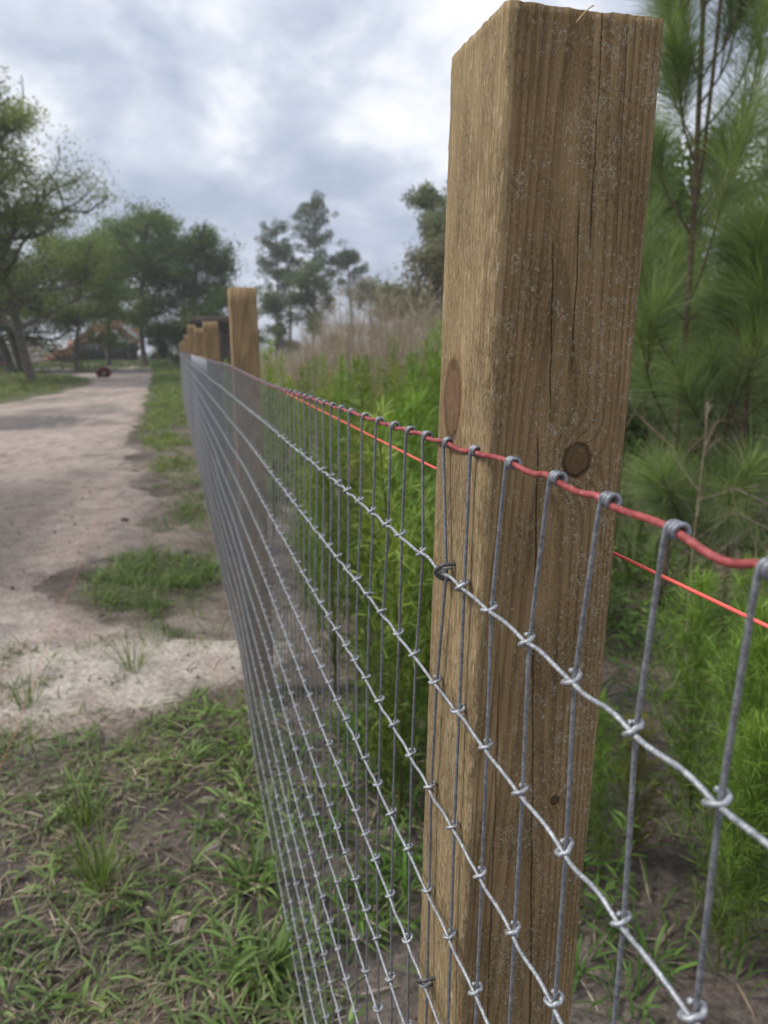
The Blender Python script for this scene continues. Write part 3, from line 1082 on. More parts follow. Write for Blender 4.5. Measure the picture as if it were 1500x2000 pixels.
# stones at the fence foot
M_STONE = plain_mat('stone', (.20, .165, .14), (.31, .265, .23), 30, .95, bump=.5, bdist=.004)
def stone_mesh(seed):
    r_ = np.random.default_rng(seed)
    nu, nv = 10, 6
    V = []
    for a in range(1, nv):
        for b in range(nu):
            th, phi = math.pi * a / nv, 2 * math.pi * b / nu
            p = np.array([math.sin(th) * math.cos(phi), math.sin(th) * math.sin(phi), math.cos(th)])
            p = np.sign(p) * np.abs(p) ** .8
            k = 1 + .5 * float(vnoise(p[0] * 1.6, p[1] * 1.6, p[2] * 1.6, seed))
            V.append(p * k)
    V += [np.array([0, 0, .9]), np.array([0, 0, -.9])]
    V = np.array(V)
    Q, T = [], []
    for a in range(nv - 2):
        for b in range(nu):
            Q.append([a * nu + b, (a + 1) * nu + b, (a + 1) * nu + (b + 1) % nu, a * nu + (b + 1) % nu])
    t, bt = len(V) - 2, len(V) - 1
    for b in range(nu):
        T += [[t, b, (b + 1) % nu], [bt, (nv - 2) * nu + (b + 1) % nu, (nv - 2) * nu + b]]
    V = V + .10 * np.random.default_rng(seed).normal(0, 1, V.shape) * [1, 1, .5]
    return make_mesh('stone', V, Q, T, False)


sm = [stone_mesh(s) for s in range(4)]
for k, (x, y, s, lab) in enumerate([(.01, 2.02, .018, 'small flat stone lying farthest back on the soil by the fence'), (.055, 1.92, .028, 'largest flat pale stone on bare soil by the fence'), (.01, 1.79, .024, 'flat stone just in front of the largest one by the fence'),
                                    (-.08, 1.55, .028, 'flat stone among dry grass blades on the near soil'), (.30, 1.40, .024, 'pale stone on the soil seen through the mesh')]):
    o = ob('stone', sm[k % 4], M_STONE, None, (x, y, float(gh(x, y)) + s * .02))
    o.scale = (s * 1.25, s * .85, s * .26)
    o.rotation_euler = (RNG.normal(0, .12), RNG.normal(0, .12), RNG.uniform(0, 6))
    tag(o, lab, 'stone', 'pale stones along the fence foot')

# crumbs of soil and grit
rg = np.random.default_rng(77)
OCT = np.array([[1, 0, 0], [-1, 0, 0], [0, 1, 0], [0, -1, 0], [0, 0, 1], [0, 0, -1]], float)
OT = np.array([[0, 2, 4], [2, 1, 4], [1, 3, 4], [3, 0, 4], [2, 0, 5], [1, 2, 5], [3, 1, 5], [0, 3, 5]])
n = 6000
yy_ = .9 + 6.5 * rg.random(n) ** 1.7
xx_ = rg.uniform(-.55, .62, n) * (yy_ * .75 + .6) + .15 * yy_ - .1
sz_ = .0024 * np.exp(rg.normal(0, .55, n)) * (.8 + .16 * yy_)
Vg = OCT[None] * sz_[:, None, None] * rg.uniform(.55, 1.4, (n, 6, 3)) * np.array([1, 1, .7]) + np.stack([xx_, yy_, gh(xx_, yy_) + .002 + .022 * ((xx_ < road_right(yy_) - .2) & (yy_ > 2.8))], -1)[:, None]
mb = MB().add(Vg.reshape(-1, 3), None, (OT[None] + np.arange(n)[:, None, None] * 6).reshape(-1, 3), np.repeat(rcol(rg, n, (.17, .138, .116), (.40, .34, .295), .15), 6, 0))
tag(ob('soil_crumbs', mb.mesh('soil_crumbs', False), M_GROUND), 'loose crumbs of soil and grit scattered over the ground', 'soil', kind='stuff')

# ------------------------------------------------------------------ dog-fennel like feathery weeds behind the fence
def fennel(seed, H, nbr, rad=.13, ca=(.145, .235, .036), cb=(.27, .40, .085), per=26, fl=.05, fw=.0022):
    r_ = np.random.default_rng(seed)
    m_ = MB()
    z = np.linspace(0, H, 9)
    lean = r_.normal(0, .05, 2)
    sx = lean[0] * z ** 1.4 + .01 * np.sin(z * 5 + seed)
    sy_ = lean[1] * z ** 1.4 + .01 * np.cos(z * 4 + seed)
    stem = np.stack([sx, sy_, z], -1)
    st = MB().tube(stem, np.linspace(.0055, .0014, 9) * (H / 1.2) ** .5, 5, False, (.16, .17, .055))
    C, D, K = [], [], []
    for b in range(nbr):
        t = (b + r_.random()) / nbr
        zb = H * (.08 + .90 * t)
        p0 = np.array([np.interp(zb, z, sx), np.interp(zb, z, sy_), zb])
        az = b * 2.4 + r_.normal(0, .4)
        prof = np.clip(1.25 * (1 - t) ** .6, .16, 1) * (.45 + .55 * min(1, t * 4))
        Lb = rad * prof * r_.uniform(.8, 1.4) * (H / 1.2) ** .5
        el = r_.uniform(.65, 1.15)
        d = np.array([math.cos(az) * math.cos(el), math.sin(az) * math.cos(el), math.sin(el)])
        n = max(7, int(per * (.4 + prof)))
        s = r_.random(n)
        pts = p0 + d * (s * Lb * 1.6)[:, None]
        dd = d[None] * .75 + r_.normal(0, .55, (n, 3)) + np.array([0, 0, .25])
        C.append(pts)
        D.append(dd)
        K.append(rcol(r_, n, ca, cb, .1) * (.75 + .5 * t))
    C, D, K = np.concatenate(C), np.concatenate(D), np.concatenate(K)
    D /= np.linalg.norm(D, axis=1)[:, None]
    n = len(C)
    az = np.arctan2(D[:, 1], D[:, 0])
    el = np.arcsin(np.clip(D[:, 2], -1, 1))
    blades(C, az, el, fl * r_.uniform(.6, 1.4, n), fw, r_.uniform(-.3, .7, n), K, m_, 2, r_.uniform(-1, 1, n))
    return m_, st


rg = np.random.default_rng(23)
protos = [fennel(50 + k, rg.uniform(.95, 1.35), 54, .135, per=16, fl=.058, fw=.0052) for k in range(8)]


def join(m_, st):
    a = MB()
    for q in (m_, st):
        a.add(np.concatenate(q.V), np.concatenate(q.Q) if q.Q else None, np.concatenate(q.T) if q.T else None, np.concatenate(q.C))
    return a


PJ = [join(*p) for p in protos]
PJ = [(np.concatenate(a.V), np.concatenate(a.Q), np.concatenate(a.T), np.concatenate(a.C)) for a in PJ]
mass = MB()


def drop(dst, x, y, s, k, tint=1.):
    Vp, Qp, Tp, Cp = PJ[k % len(PJ)]
    a = rg.uniform(0, 6.28)
    R_ = np.array([[math.cos(a), -math.sin(a), 0], [math.sin(a), math.cos(a), 0], [0, 0, 1]])
    dst.add((Vp * s) @ R_.T + np.array([x, y, float(gh(x, y)) - .01]), Qp, Tp, Cp * tint)


n = 0
while n < 140:
    y = 1.75 + 9.2 * rg.random() ** 1.5
    x = rg.uniform(.43 + .02 * y, .9 + .42 * y)
    if x / y > .47:
        continue
    tn = rg.uniform(.55, 1.15)
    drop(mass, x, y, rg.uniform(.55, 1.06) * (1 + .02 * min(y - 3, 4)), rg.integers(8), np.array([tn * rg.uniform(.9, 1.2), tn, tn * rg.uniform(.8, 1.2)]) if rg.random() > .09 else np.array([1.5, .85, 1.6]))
    n += 1
for k in range(110):      # broad leaved stalks and dead stems between the plumes
    y = rg.uniform(2.0, 9)
    x = rg.uniform(.48 + .02 * y, .9 + .40 * y)
    if x / y > .47:
        continue
    h_ = rg.uniform(.35, 1.15)
    z0 = float(gh(x, y))
    lx, ly = rg.normal(0, .15, 2)
    zz_ = np.linspace(0, h_, 6)
    dead = rg.random() < .35
    mass.tube(np.stack([x + lx * zz_ ** 1.5, y + ly * zz_ ** 1.5, z0 + zz_], -1), np.linspace(.004, .0012, 6), 4, False, (.30, .23, .16) if dead else (.12, .15, .05))
    n_ = int(h_ * (14 if dead else 60))
    t_ = rg.uniform(.15, 1, n_)
    a_ = rg.uniform(0, 6.28, n_)
    cpos = np.stack([x + lx * (t_ * h_) ** 1.5, y + ly * (t_ * h_) ** 1.5, z0 + t_ * h_], -1)
    leaf_cards(cpos, np.stack([np.cos(a_), np.sin(a_), rg.uniform(-.4, .8, n_)], -1), np.array([[0, 0, 1.]]) + rg.normal(0, .4, (n_, 3)), rg.uniform(.05, .13, n_), rg.uniform(.01, .022, n_),
               rcol(rg, n_, (.2, .15, .1), (.34, .27, .19)) if dead else rcol(rg, n_, (.075, .13, .03), (.16, .25, .07)), mass)
tag(ob('feathery_weeds', mass.mesh('feathery_weeds', False), M_LEAF), 'mass of tall bright green feathery weeds behind the fence', 'weeds', kind='stuff')

single = [(1.00, 1.10, .50, 'bright feathery weed cut by the bottom edge at lower right'),
          (1.12, 1.16, .66, 'dense feathery weed behind the one cut by the bottom edge'),
          (1.30, 1.06, .62, 'feathery weed leaning in from the lower right frame edge'),
          (1.20, 1.30, .56, 'feathery weed growing between others low at right'),
          (.92, 1.42, .40, 'small feathery weed on bare soil close to the near post'),
          (1.08, 1.02, .62, 'large feathery green weed in the lower right corner beyond the fence'),
          (1.30, 1.22, .74, 'tall feathery weed at the right edge, behind the nearest stay wires'),
          (1.22, 1.50, .62, 'feathery weed standing second back at the lower right'),
          (1.02, 1.44, .34, 'short orange tipped feathery weed on bare soil right of the post'),
          (1.48, 1.62, .60, 'feathery weed at the right edge beneath the bare twigs'),
          (.66, 1.95, .70, 'feathery weed directly left of the near post, behind the mesh'),
          (.80, 2.45, .95, 'tall dark green feathery weed left of the near post'),
          (.98, 3.1, 1.18, 'tallest feathery weed rising above the others left of the near post')]
for k, (x, y, s, lab) in enumerate(single):
    H = 1.15
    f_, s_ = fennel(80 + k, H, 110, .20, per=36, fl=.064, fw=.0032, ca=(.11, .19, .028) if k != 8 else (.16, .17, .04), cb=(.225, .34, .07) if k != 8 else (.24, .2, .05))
    r0 = thing('feathery_weed', lab, 'weed', (x, y, float(gh(x, y)) - .01), 'single feathery weeds')
    r0.scale = (s, s, s)
    r0.rotation_euler = (0, 0, k * 1.3)
    ob('foliage', f_.mesh('foliage', False), M_LEAF, r0)
    ob('stem', s_.mesh('stem'), M_LEAF, r0)

# leafy low weeds and litter on the soil beyond the fence
mb, mb2 = MB(), MB()
rg = np.random.default_rng(31)
def dens_r(x, y):
    return .12 + .88 * sstep(fbm(x * 1.8, y * 1.8, 0, 3, 441), -.25, .25)


clumps(rg, scatter(rg, 650, .28, 2.6, 1.0, 4.0, dens_r), 10, .085, .0075, .25, mb, (.2, 1.3), (.075, .135, .03), (.16, .25, .07), .05)
clumps(rg, scatter(rg, 260, .9, 4.2, 2.2, 6.0, lambda x, y: .5 + 0 * x), 16, .16, .010, .12, mb, (.5, 1.4), (.075, .13, .03), (.15, .235, .06), .08)
clumps(rg, scatter(rg, 130, .22, .9, 1.1, 2.8, dens_r), 10, .10, .008, .2, mb, (.4, 1.3), (.06, .13, .02), (.13, .25, .045), .05)
pts = np.array(scatter(rg, 420, .6, 3.8, 1.2, 5.0, dens_r))
for (x, y) in pts:       # upright leafy stems
    h = rg.uniform(.05, .28)
    n = int(6 + h * 55)
    t = rg.random(n)
    az = rg.uniform(0, 6.28, n)
    lx, ly = rg.normal(0, .12, 2)
    z0 = float(gh(x, y))
    cpos = np.stack([x + lx * t * h, y + ly * t * h, z0 + t * h], -1)
    d = np.stack([np.cos(az), np.sin(az), rg.uniform(-.1, .7, n)], -1)
    leaf_cards(cpos, d, np.array([[0, 0, 1.]]) + rg.normal(0, .3, (n, 3)), rg.uniform(.03, .07, n), rg.uniform(.008, .016, n), rcol(rg, n, (.075, .14, .03), (.165, .27, .07)), mb)
lit = scatter(rg, 2200, .3, 3.6, .9, 4.6, lambda x, y: .5 + 0 * x)
la = np.array(lit)
n = len(la)
cpos = np.stack([la[:, 0], la[:, 1], gh(la[:, 0], la[:, 1]) + .006], -1)
az = rg.uniform(0, 6.28, n)
leaf_cards(cpos, np.stack([np.cos(az), np.sin(az), rg.normal(0, .12, n)], -1), np.array([[0, 0, 1.]]) + rg.normal(0, .25, (n, 3)), rg.uniform(.015, .05, n), rg.uniform(.004, .014, n), rcol(rg, n, (.10, .075, .055), (.36, .29, .22)), mb)
tag(ob('leafy_weeds', mb.mesh('leafy_weeds', False), M_LEAF), 'low leafy green weeds and litter on the soil beyond the fence', 'weeds', kind='stuff')

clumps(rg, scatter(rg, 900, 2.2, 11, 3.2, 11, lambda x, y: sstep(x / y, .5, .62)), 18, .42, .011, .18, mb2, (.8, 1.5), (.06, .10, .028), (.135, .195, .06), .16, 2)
clumps(rg, scatter(rg, 260, 2.2, 9, 3.2, 9, lambda x, y: sstep(x / y, .5, .62)), 14, .5, .008, 1.0, mb2, (.8, 1.5), spread=.14, segs=2)
tag(ob('undergrowth', mb2.mesh('undergrowth', False), M_LEAF), 'tangled dark undergrowth beneath the young pines', 'undergrowth', kind='stuff')

# dead leafless sapling on the right edge
def twig_plant(seed, H, nbr, label, loc, r0=.005):
    r_ = np.random.default_rng(seed)
    root = thing('bare_sapling', label, 'sapling', loc, 'bare dead saplings')
    z = np.linspace(0, H, 14)
    px, py = .02 * np.sin(z * 4 + seed) + r_.normal(0, .03) * z, .02 * np.cos(z * 3 + seed) + r_.normal(0, .03) * z
    ob('stem', MB().tube(np.stack([px, py, z], -1), np.linspace(r0, r0 * .3, 14), 6).mesh('stem'), M_TWIG, root)
    m_ = MB()
    for b in range(nbr):
        t = r_.uniform(.25, .98)
        p = np.array([np.interp(t * H, z, px), np.interp(t * H, z, py), t * H])
        az, el, L_ = r_.uniform(0, 6.28), r_.uniform(.3, .9), r_.uniform(.15, .5) * (1.15 - t)
        d = np.array([math.cos(az) * math.cos(el), math.sin(az) * math.cos(el), math.sin(el)])
        q = [p]
        for s in range(5):
            d = d + r_.normal(0, .12, 3)
            d /= np.linalg.norm(d)
            q.append(q[-1] + d * L_ / 5)
        m_.tube(q, np.linspace(r0 * .35, r0 * .1, 6), 4, False)
        for c_ in range(3):
            e = d + r_.normal(0, .5, 3)
            e /= np.linalg.norm(e)
            b0 = q[r_.integers(2, 5)]
            m_.tube([b0, b0 + e * L_ * .2 + [0, 0, .01], b0 + e * L_ * .42], [r0 * .16, r0 * .12, r0 * .07], 3, False)
    ob('twig', m_.mesh('twig'), M_TWIG, root)['kind'] = 'stuff'


twig_plant(3, 1.25, 26, 'bare dead sapling with pale trunk at the right edge', (1.92, 2.13, 0), .009)
twig_plant(4, 1.05, 22, 'thin bare sapling just left of the pale trunked one', (1.80, 2.28, 0), .005)
twig_plant(5, 1.3, 26, 'leafless sapling in shade beneath the young pines', (2.35, 2.75, 0), .007)


# ------------------------------------------------------------------ near young pines
def young_pine(loc, H, seed, label, r0=.028, z_first=.4, fork=None, blen=.85, dens=430, bright=1.):
    r_ = np.random.default_rng(seed)
    root = thing('pine_tree', label, 'pine tree', loc, 'young long needled pines beyond the fence')
    bark, nd = MB(), MB()
    stems = [(np.zeros(3), H)]
    Cc, Dd, Kk = [], [], []

    def shoot(path, n, tipb):
        path = np.asarray(path)
        seg = np.diff(path, axis=0)
        t = r_.random(n) ** .75
        f = .32 + .68 * t
        idx = np.clip((f * (len(path) - 1)).astype(int), 0, len(path) - 2)
        fr = f * (len(path) - 1) - idx
        p = path[idx] + seg[idx] * fr[:, None]
        ax = seg[idx] / np.linalg.norm(seg[idx], axis=1)[:, None]
        rv = r_.normal(0, 1, (n, 3))
        rv -= ax * (rv * ax).sum(1)[:, None]
        rv /= np.linalg.norm(rv, axis=1)[:, None]
        sp = np.where(f > .9, r_.uniform(.25, .8, n), r_.uniform(.55, 1.1, n))
        Dd.append(ax * np.cos(sp)[:, None] + rv * np.sin(sp)[:, None])
        Cc.append(p)
        k = rcol(r_, n, (.095, .135, .062), (.165, .215, .105), .1) * bright
        k = np.where((f > .80)[:, None], k * np.array([1.4, 1.4, 1.05]) * tipb, k)
        Kk.append(k)

    ztr = np.linspace(0, H, 22)
    wob = .03
    tx, ty_ = wob * np.sin(ztr * 1.7 + seed), wob * np.cos(ztr * 1.3 + seed * 2)
    tx, ty_ = tx - tx[0], ty_ - ty_[0]
    tr = np.stack([tx, ty_, ztr], -1)
    bark.tube(tr, np.linspace(r0, .006, 22), 8)
    if fork:
        zf, dxy = fork
        p0 = np.array([np.interp(zf, ztr, tx), np.interp(zf, ztr, ty_), zf])
        q = np.array([p0 + np.array([dxy[0] * (1 - math.exp(-s * 3)), dxy[1] * (1 - math.exp(-s * 3)), s * (H - zf) * .95]) for s in np.linspace(0, 1, 14)])
        bark.tube(q, np.linspace(r0 * .55, .006, 14), 7)
        stems.append((q, None))
        shoot(q[-5:], dens, 1.)
    shoot(tr[-5:], dens, 1.)
    z = z_first
    while z < H * .97:
        nb = r_.integers(3, 5)
        a0 = r_.uniform(0, 6.28)
        for b in range(nb):
            zb = z + r_.normal(0, .05)
            zb = min(max(zb, .2), H * .97)
            src = tr if len(stems) == 1 or r_.random() < .6 or zb < fork[0] + .1 else stems[1][0]
            p = np.array([np.interp(zb, src[:, 2], src[:, 0]), np.interp(zb, src[:, 2], src[:, 1]), zb])
            az = a0 + b * 6.28 / nb + r_.normal(0, .25)
            rel = zb / H
            L_ = blen * (1.15 - rel) * r_.uniform(.65, 1.15) + .12
            el = .45 + .75 * rel + r_.normal(0, .1)
            pts = [p]
            e = el
            for s in range(7):
                d = np.array([math.cos(az) * math.cos(e), math.sin(az) * math.cos(e), math.sin(e)])
                pts.append(pts[-1] + d * L_ / 7 + r_.normal(0, .006, 3))
                e += .07
            bark.tube(pts, np.linspace(.0062, .0022, 8) * (1.2 - .5 * rel), 5, False)
            shoot(np.array(pts), int(dens * (.6 + .5 * L_)), 1.)
            for c_ in range(r_.integers(1, 4)):
                s0 = r_.integers(2, 6)
                az2, e2, l2 = az + r_.choice([-1, 1]) * r_.uniform(.4, .9), e - .1 + r_.normal(0, .15), L_ * r_.uniform(.25, .45)
                d = np.array([math.cos(az2) * math.cos(e2), math.sin(az2) * math.cos(e2), math.sin(e2)])
                q = np.array([pts[s0] + d * l2 * t + np.array([0, 0, .06 * t * t]) for t in np.linspace(0, 1, 5)])
                bark.tube(q, np.linspace(.005, .0025, 5), 4, False)
                shoot(q, int(dens * .55), 1.)
        z += r_.uniform(.26, .42)
    ob('trunk', bark.mesh('trunk'), M_PINEBARK, root)
    C, D, K = np.concatenate(Cc), np.concatenate(Dd), np.concatenate(Kk)
    n = len(C)
    az = np.arctan2(D[:, 1], D[:, 0])
    el = np.arcsin(np.clip(D[:, 2], -1, 1))
    blades(C, az, el, r_.uniform(.13, .25, n), .0021, r_.uniform(.0, .55, n), K, nd, 2, r_.uniform(-1.5, 1.5, n))
    ob('crown', nd.mesh('crown', False), M_NEEDLE, root)


young_pine((2.16, 2.96, 0), 3.9, 5, 'tall young long needled pine with forked brown trunk right of the near post', .018, .75, (1.75, (.10, .03)), .72, 430, 1.4)
young_pine((3.35, 3.55, 0), 2.4, 8, 'young pine filling the right edge behind the forked one', .026, .5, None, .95, 520, 1.4)
young_pine((2.75, 4.35, 0), 2.35, 13, 'shorter young pine between the post and the forked pine', .022, .35, None, .9, 500, 1.45)
young_pine((2.22, 2.62, 0), 1.62, 17, 'small bushy pine with bright tips in front of the forked pine trunk', .014, .35, None, .55, 560, 1.45)


# ------------------------------------------------------------------ trees; far leaf colours are lightened to imitate haze
def tree(name, loc, seed, H, spread, trunk_r, base, label, nleaf=9000, leaf=.16, ca=(.05, .085, .025), cb=(.11, .165, .05), trunks=1, cat='tree',
         up=.5, sig=.45, limbs=9, group=None, lean=(0, 0), leafw=.5, sub=5):
    r_ = np.random.default_rng(seed)
    root = thing(name, label, cat, loc, group)
    bark = MB()
    tips = []

    def grow(p, d, L_, r0, lev):
        pts = [p]
        nseg = 5
        for s in range(nseg):
            d = d + r_.normal(0, .13 + .05 * lev, 3) + np.array([0, 0, .05 * up])
            d /= np.linalg.norm(d)
            pts.append(pts[-1] + d * L_ / nseg)
        bark.tube(pts, np.linspace(r0, r0 * .45, nseg + 1), 7 if lev == 0 else 5 if lev == 1 else 4, False)
        if lev >= 2:
            tips.extend(pts[2:])
            return
        n = limbs if lev == 0 else sub
        for b in range(n):
            f = base + (1 - base) * (b + r_.random()) / n if lev == 0 else r_.uniform(.3, 1.)
            i_ = min(int(f * nseg), nseg - 1)
            q = pts[i_] + (pts[i_ + 1] - pts[i_]) * (f * nseg - i_)
            az = b * 2.4 + r_.normal(0, .5)
            el = r_.uniform(.15, .9) * up + (.3 * f if lev == 0 else .1)
            dd = np.array([math.cos(az) * math.cos(el), math.sin(az) * math.cos(el), math.sin(el)])
            if lev > 0:
                dd = dd * .8 + d * .6
                dd /= np.linalg.norm(dd)
            Lc = spread * (1.05 - .55 * abs(f - .45)) * r_.uniform(.6, 1.1) if lev == 0 else L_ * r_.uniform(.4, .65)
            grow(q, dd, Lc, max(r0 * (.45 if lev == 0 else .5), .012), lev + 1)

    for t in range(trunks):
        off = np.zeros(3) if trunks == 1 else np.array([r_.normal(0, .5), r_.normal(0, .5), 0])
        d = np.array([lean[0] + (r_.normal(0, .12) if trunks > 1 else 0), lean[1], 1.])
        grow(off, d / np.linalg.norm(d), H * (1 if t == 0 else r_.uniform(.75, .95)), trunk_r * (1 if t == 0 else .8), 0)
    ob('trunk', bark.mesh('trunk'), M_BARK, root)
    tp = np.array(tips)
    tp = tp[tp[:, 2] < H * 1.12]
    pick = r_.integers(0, len(tp), nleaf)
    bal = r_.normal(0, 1, (nleaf, 3))
    bal *= (r_.random(nleaf) ** .45 / np.linalg.norm(bal, axis=1))[:, None]
    c = tp[pick] + bal * (sig * 1.7 * r_.uniform(.6, 1.25, len(tp))[pick])[:, None] * np.array([1, 1, .7])
    # clumps share a hue
    hue = r_.random(len(tp))[pick]
    k = rcol(r_, nleaf, ca, cb, .14) * (.8 + .4 * hue)[:, None]
    d = r_.normal(0, 1, (nleaf, 3)) + np.array([0, 0, -.3])
    nn = r_.normal(0, .7, (nleaf, 3)) + np.array([0, 0, 1.])
    m_ = MB()
    lw = leaf * r_.uniform(.6, 1.3, nleaf)
    leaf_cards(c, d, nn, lw, lw * leafw, k, m_)
    ob('crown', m_.mesh('crown', False), M_CROWN, root)
    return root


for k, (x, y, H_, lab) in enumerate([(-.2, 62, 2.6, 'dark low bush under the grove, left of the shed'), (1.9, 60, 3.0, 'dark low bush under the grove, behind the far posts'), (-16, 66, 2.4, 'low green bush at the far left behind the cart')]):
    tree('low_bush', (x, y, 0), 140 + k, H_, 1.9, .06, .03, lab, 8000, .17, (.045, .085, .03), (.10, .155, .05), cat='bush', up=.5, sig=.35, limbs=12)
TREES = 'trees behind the collapsed house'
tree('broadleaf_tree', (-5.9, 35, 0), 41, 9.3, 4.0, .2, .2, 'tall airy tree with sparse upper branches at the left edge', 46000, .12, (.165, .205, .09), (.30, .35, .16), up=.65, sig=.5, limbs=26, group=TREES)
tree('broadleaf_tree', (-9.0, 33, 0), 42, 9.0, 4.2, .22, .25, 'airy tree beyond the left edge, cut off by the frame', 26000, .13, (.14, .175, .075), (.25, .305, .13), up=.7, sig=.4, limbs=22, group=TREES)
tree('broadleaf_tree', (-8.5, 47, 0), 43, 7.6, 3.7, .2, .24, 'low rounded multi trunked tree left of the collapsed house', 32000, .16, (.12, .165, .075), (.22, .275, .13), trunks=4, up=.25, sig=.55, limbs=12, group=TREES)
tree('broadleaf_tree', (-5.4, 46, 0), 44, 6.4, 2.9, .13, .28, 'smaller tree with leaning pale trunk in front of the collapsed house', 19000, .16, (.12, .165, .07), (.215, .275, .115), trunks=1, up=.3, sig=.55, limbs=13, group=TREES, lean=(-.12, 0))
tree('broadleaf_tree', (-2.1, 57, 0), 45, 9.2, 3.8, .22, .2, 'large dense tree right of the collapsed house', 23000, .195, (.095, .145, .055), (.185, .25, .10), up=.45, sig=.6, limbs=18, group=TREES)
tree('broadleaf_tree', (1.6, 55, 0), 46, 7.9, 3.5, .22, .12, 'dense dark tree rising beside the shed', 22000, .195, (.07, .12, .042), (.15, .21, .078), up=.45, sig=.6, limbs=17, group=TREES)
tree('broadleaf_tree', (4.2, 58, 0), 47, 5.2, 2.8, .18, .12, 'lower dark tree behind the shed, right end of the grove', 13000, .2, (.075, .125, .045), (.15, .21, .078), up=.4, sig=.5, limbs=14, group=TREES)
tree('broadleaf_tree', (-4.9, 62, 0), 48, 8.8, 3.4, .2, .36, 'tree hanging over the collapsed red roof', 16000, .205, (.105, .155, .06), (.195, .255, .105), up=.45, sig=.6, limbs=14, group=TREES)
tree('broadleaf_tree', (-13.5, 60, 0), 49, 9.5, 4.2, .25, .25, 'background tree behind the low tree at far left', 15000, .22, (.105, .15, .065), (.19, .245, .105), up=.45, sig=.7, limbs=14, group=TREES)


def tall_pine(loc, seed, H, label, first=.5, spread=2.0, nclump=46, ca=(.085, .118, .072), cb=(.16, .20, .12)):
    r_ = np.random.default_rng(seed)
    root = thing('tall_pine', label, 'pine tree', loc, 'tall pines on the skyline')
    bark, m_ = MB(), MB()
    z = np.linspace(0, H, 12)
    bx, by = .25 * np.sin(z * .25 + seed), .2 * np.cos(z * .22 + seed)
    bark.tube(np.stack([bx - bx[0], by - by[0], z], -1), np.linspace(.19, .05, 12), 7, False)
    cl_ = []
    for b in range(nclump):
        t = first + (1 - first) * r_.random() ** .8
        p = np.array([np.interp(t * H, z, bx) - bx[0], np.interp(t * H, z, by) - by[0], t * H])
        az, el = r_.uniform(0, 6.28), r_.uniform(-.1, .6)
        L_ = spread * r_.uniform(.35, 1.) * (1.25 - .7 * (t - first) / (1 - first))
        q = p + L_ * np.array([math.cos(az) * math.cos(el), math.sin(az) * math.cos(el), math.sin(el)])
        bark.tube([p, (p + q) / 2 - [0, 0, .08], q], [.05, .035, .02], 4, False)
        cl_.append(q)
        if r_.random() < .6:
            cl_.append(p + (q - p) * .65 + r_.normal(0, .25, 3))
    cl_.append(np.array([bx[-1] - bx[0], by[-1] - by[0], H]))
    cl_ = np.array(cl_)
    n = len(cl_) * 70
    pick = np.repeat(np.arange(len(cl_)), 70)
    dn = r_.normal(0, 1, (n, 3))
    dn /= np.linalg.norm(dn, axis=1)[:, None]
    c = cl_[pick] + dn * (r_.random(n) ** .6 * r_.uniform(.2, .5, len(cl_))[pick])[:, None] * np.array([1, 1, .7])
    leaf_cards(c, dn + np.array([0, 0, .4]), r_.normal(0, 1, (n, 3)), r_.uniform(.2, .36, n), .055, rcol(r_, n, ca, cb, .12), m_)
    ob('trunk', bark.mesh('trunk'), M_BARK, root)
    ob('crown', m_.mesh('crown', False), M_NEEDLE, root)


tall_pine((13.2, 75, 0), 61, 14.4, 'tallest thin pine on the skyline right of the second post', .36, 3.5, 84)
tall_pine((9.5, 75, 0), 62, 12.2, 'slender pine on the skyline just right of the second post', .26, 2.6, 76)
tall_pine((11.2, 78, 0), 63, 10.8, 'middle skyline pine between the slender and the tallest one', .4, 1.8, 36)
tall_pine((17.0, 75, 0), 64, 10.0, 'short crowned pine at the right end of the skyline pines', .55, 2.7, 44)
tree('broadleaf_tree', (13.8, 70, 0), 65, 7.8, 2.6, .2, .12, 'bushy tree at the foot of the tallest skyline pine', 9000, .24, (.095, .14, .075), (.175, .225, .12), up=.6, sig=.5, limbs=11)
tree('broadleaf_tree', (9.6, 72, 0), 66, 5.2, 2.2, .16, .1, 'bushy tree at the foot of the slender skyline pine', 6000, .24, (.10, .145, .08), (.18, .23, .125), up=.5, sig=.5, limbs=9)
tree('broadleaf_tree', (16.6, 64, 0), 67, 6.0, 2.4, .15, .2, 'thin greyish tree above the brown brush left of the near post', 7000, .18, (.16, .15, .11), (.26, .245, .19), up=.6, sig=.5, limbs=10)
tree('broadleaf_tree', (9.9, 30, 0), 68, 7.8, 2.5, .15, .02, 'grey green tree half hidden behind the near post', 20000, .17, (.15, .17, .125), (.25, .27, .20), up=.75, sig=.36, limbs=14)
tree('broadleaf_tree', (8.3, 26, 0), 90, 4.4, 1.9, .09, .02, 'pale greyish thicket tree at the left edge of the near post', 12000, .14, (.17, .165, .13), (.28, .265, .21), up=.7, sig=.36, limbs=16)
tree('broadleaf_tree', (13.8, 27, 0), 69, 6.2, 2.6, .17, .1, 'dark tree behind the near post, mostly hidden by it', 5000, .17, (.10, .13, .08), (.18, .215, .13), up=.65, sig=.4, limbs=12)
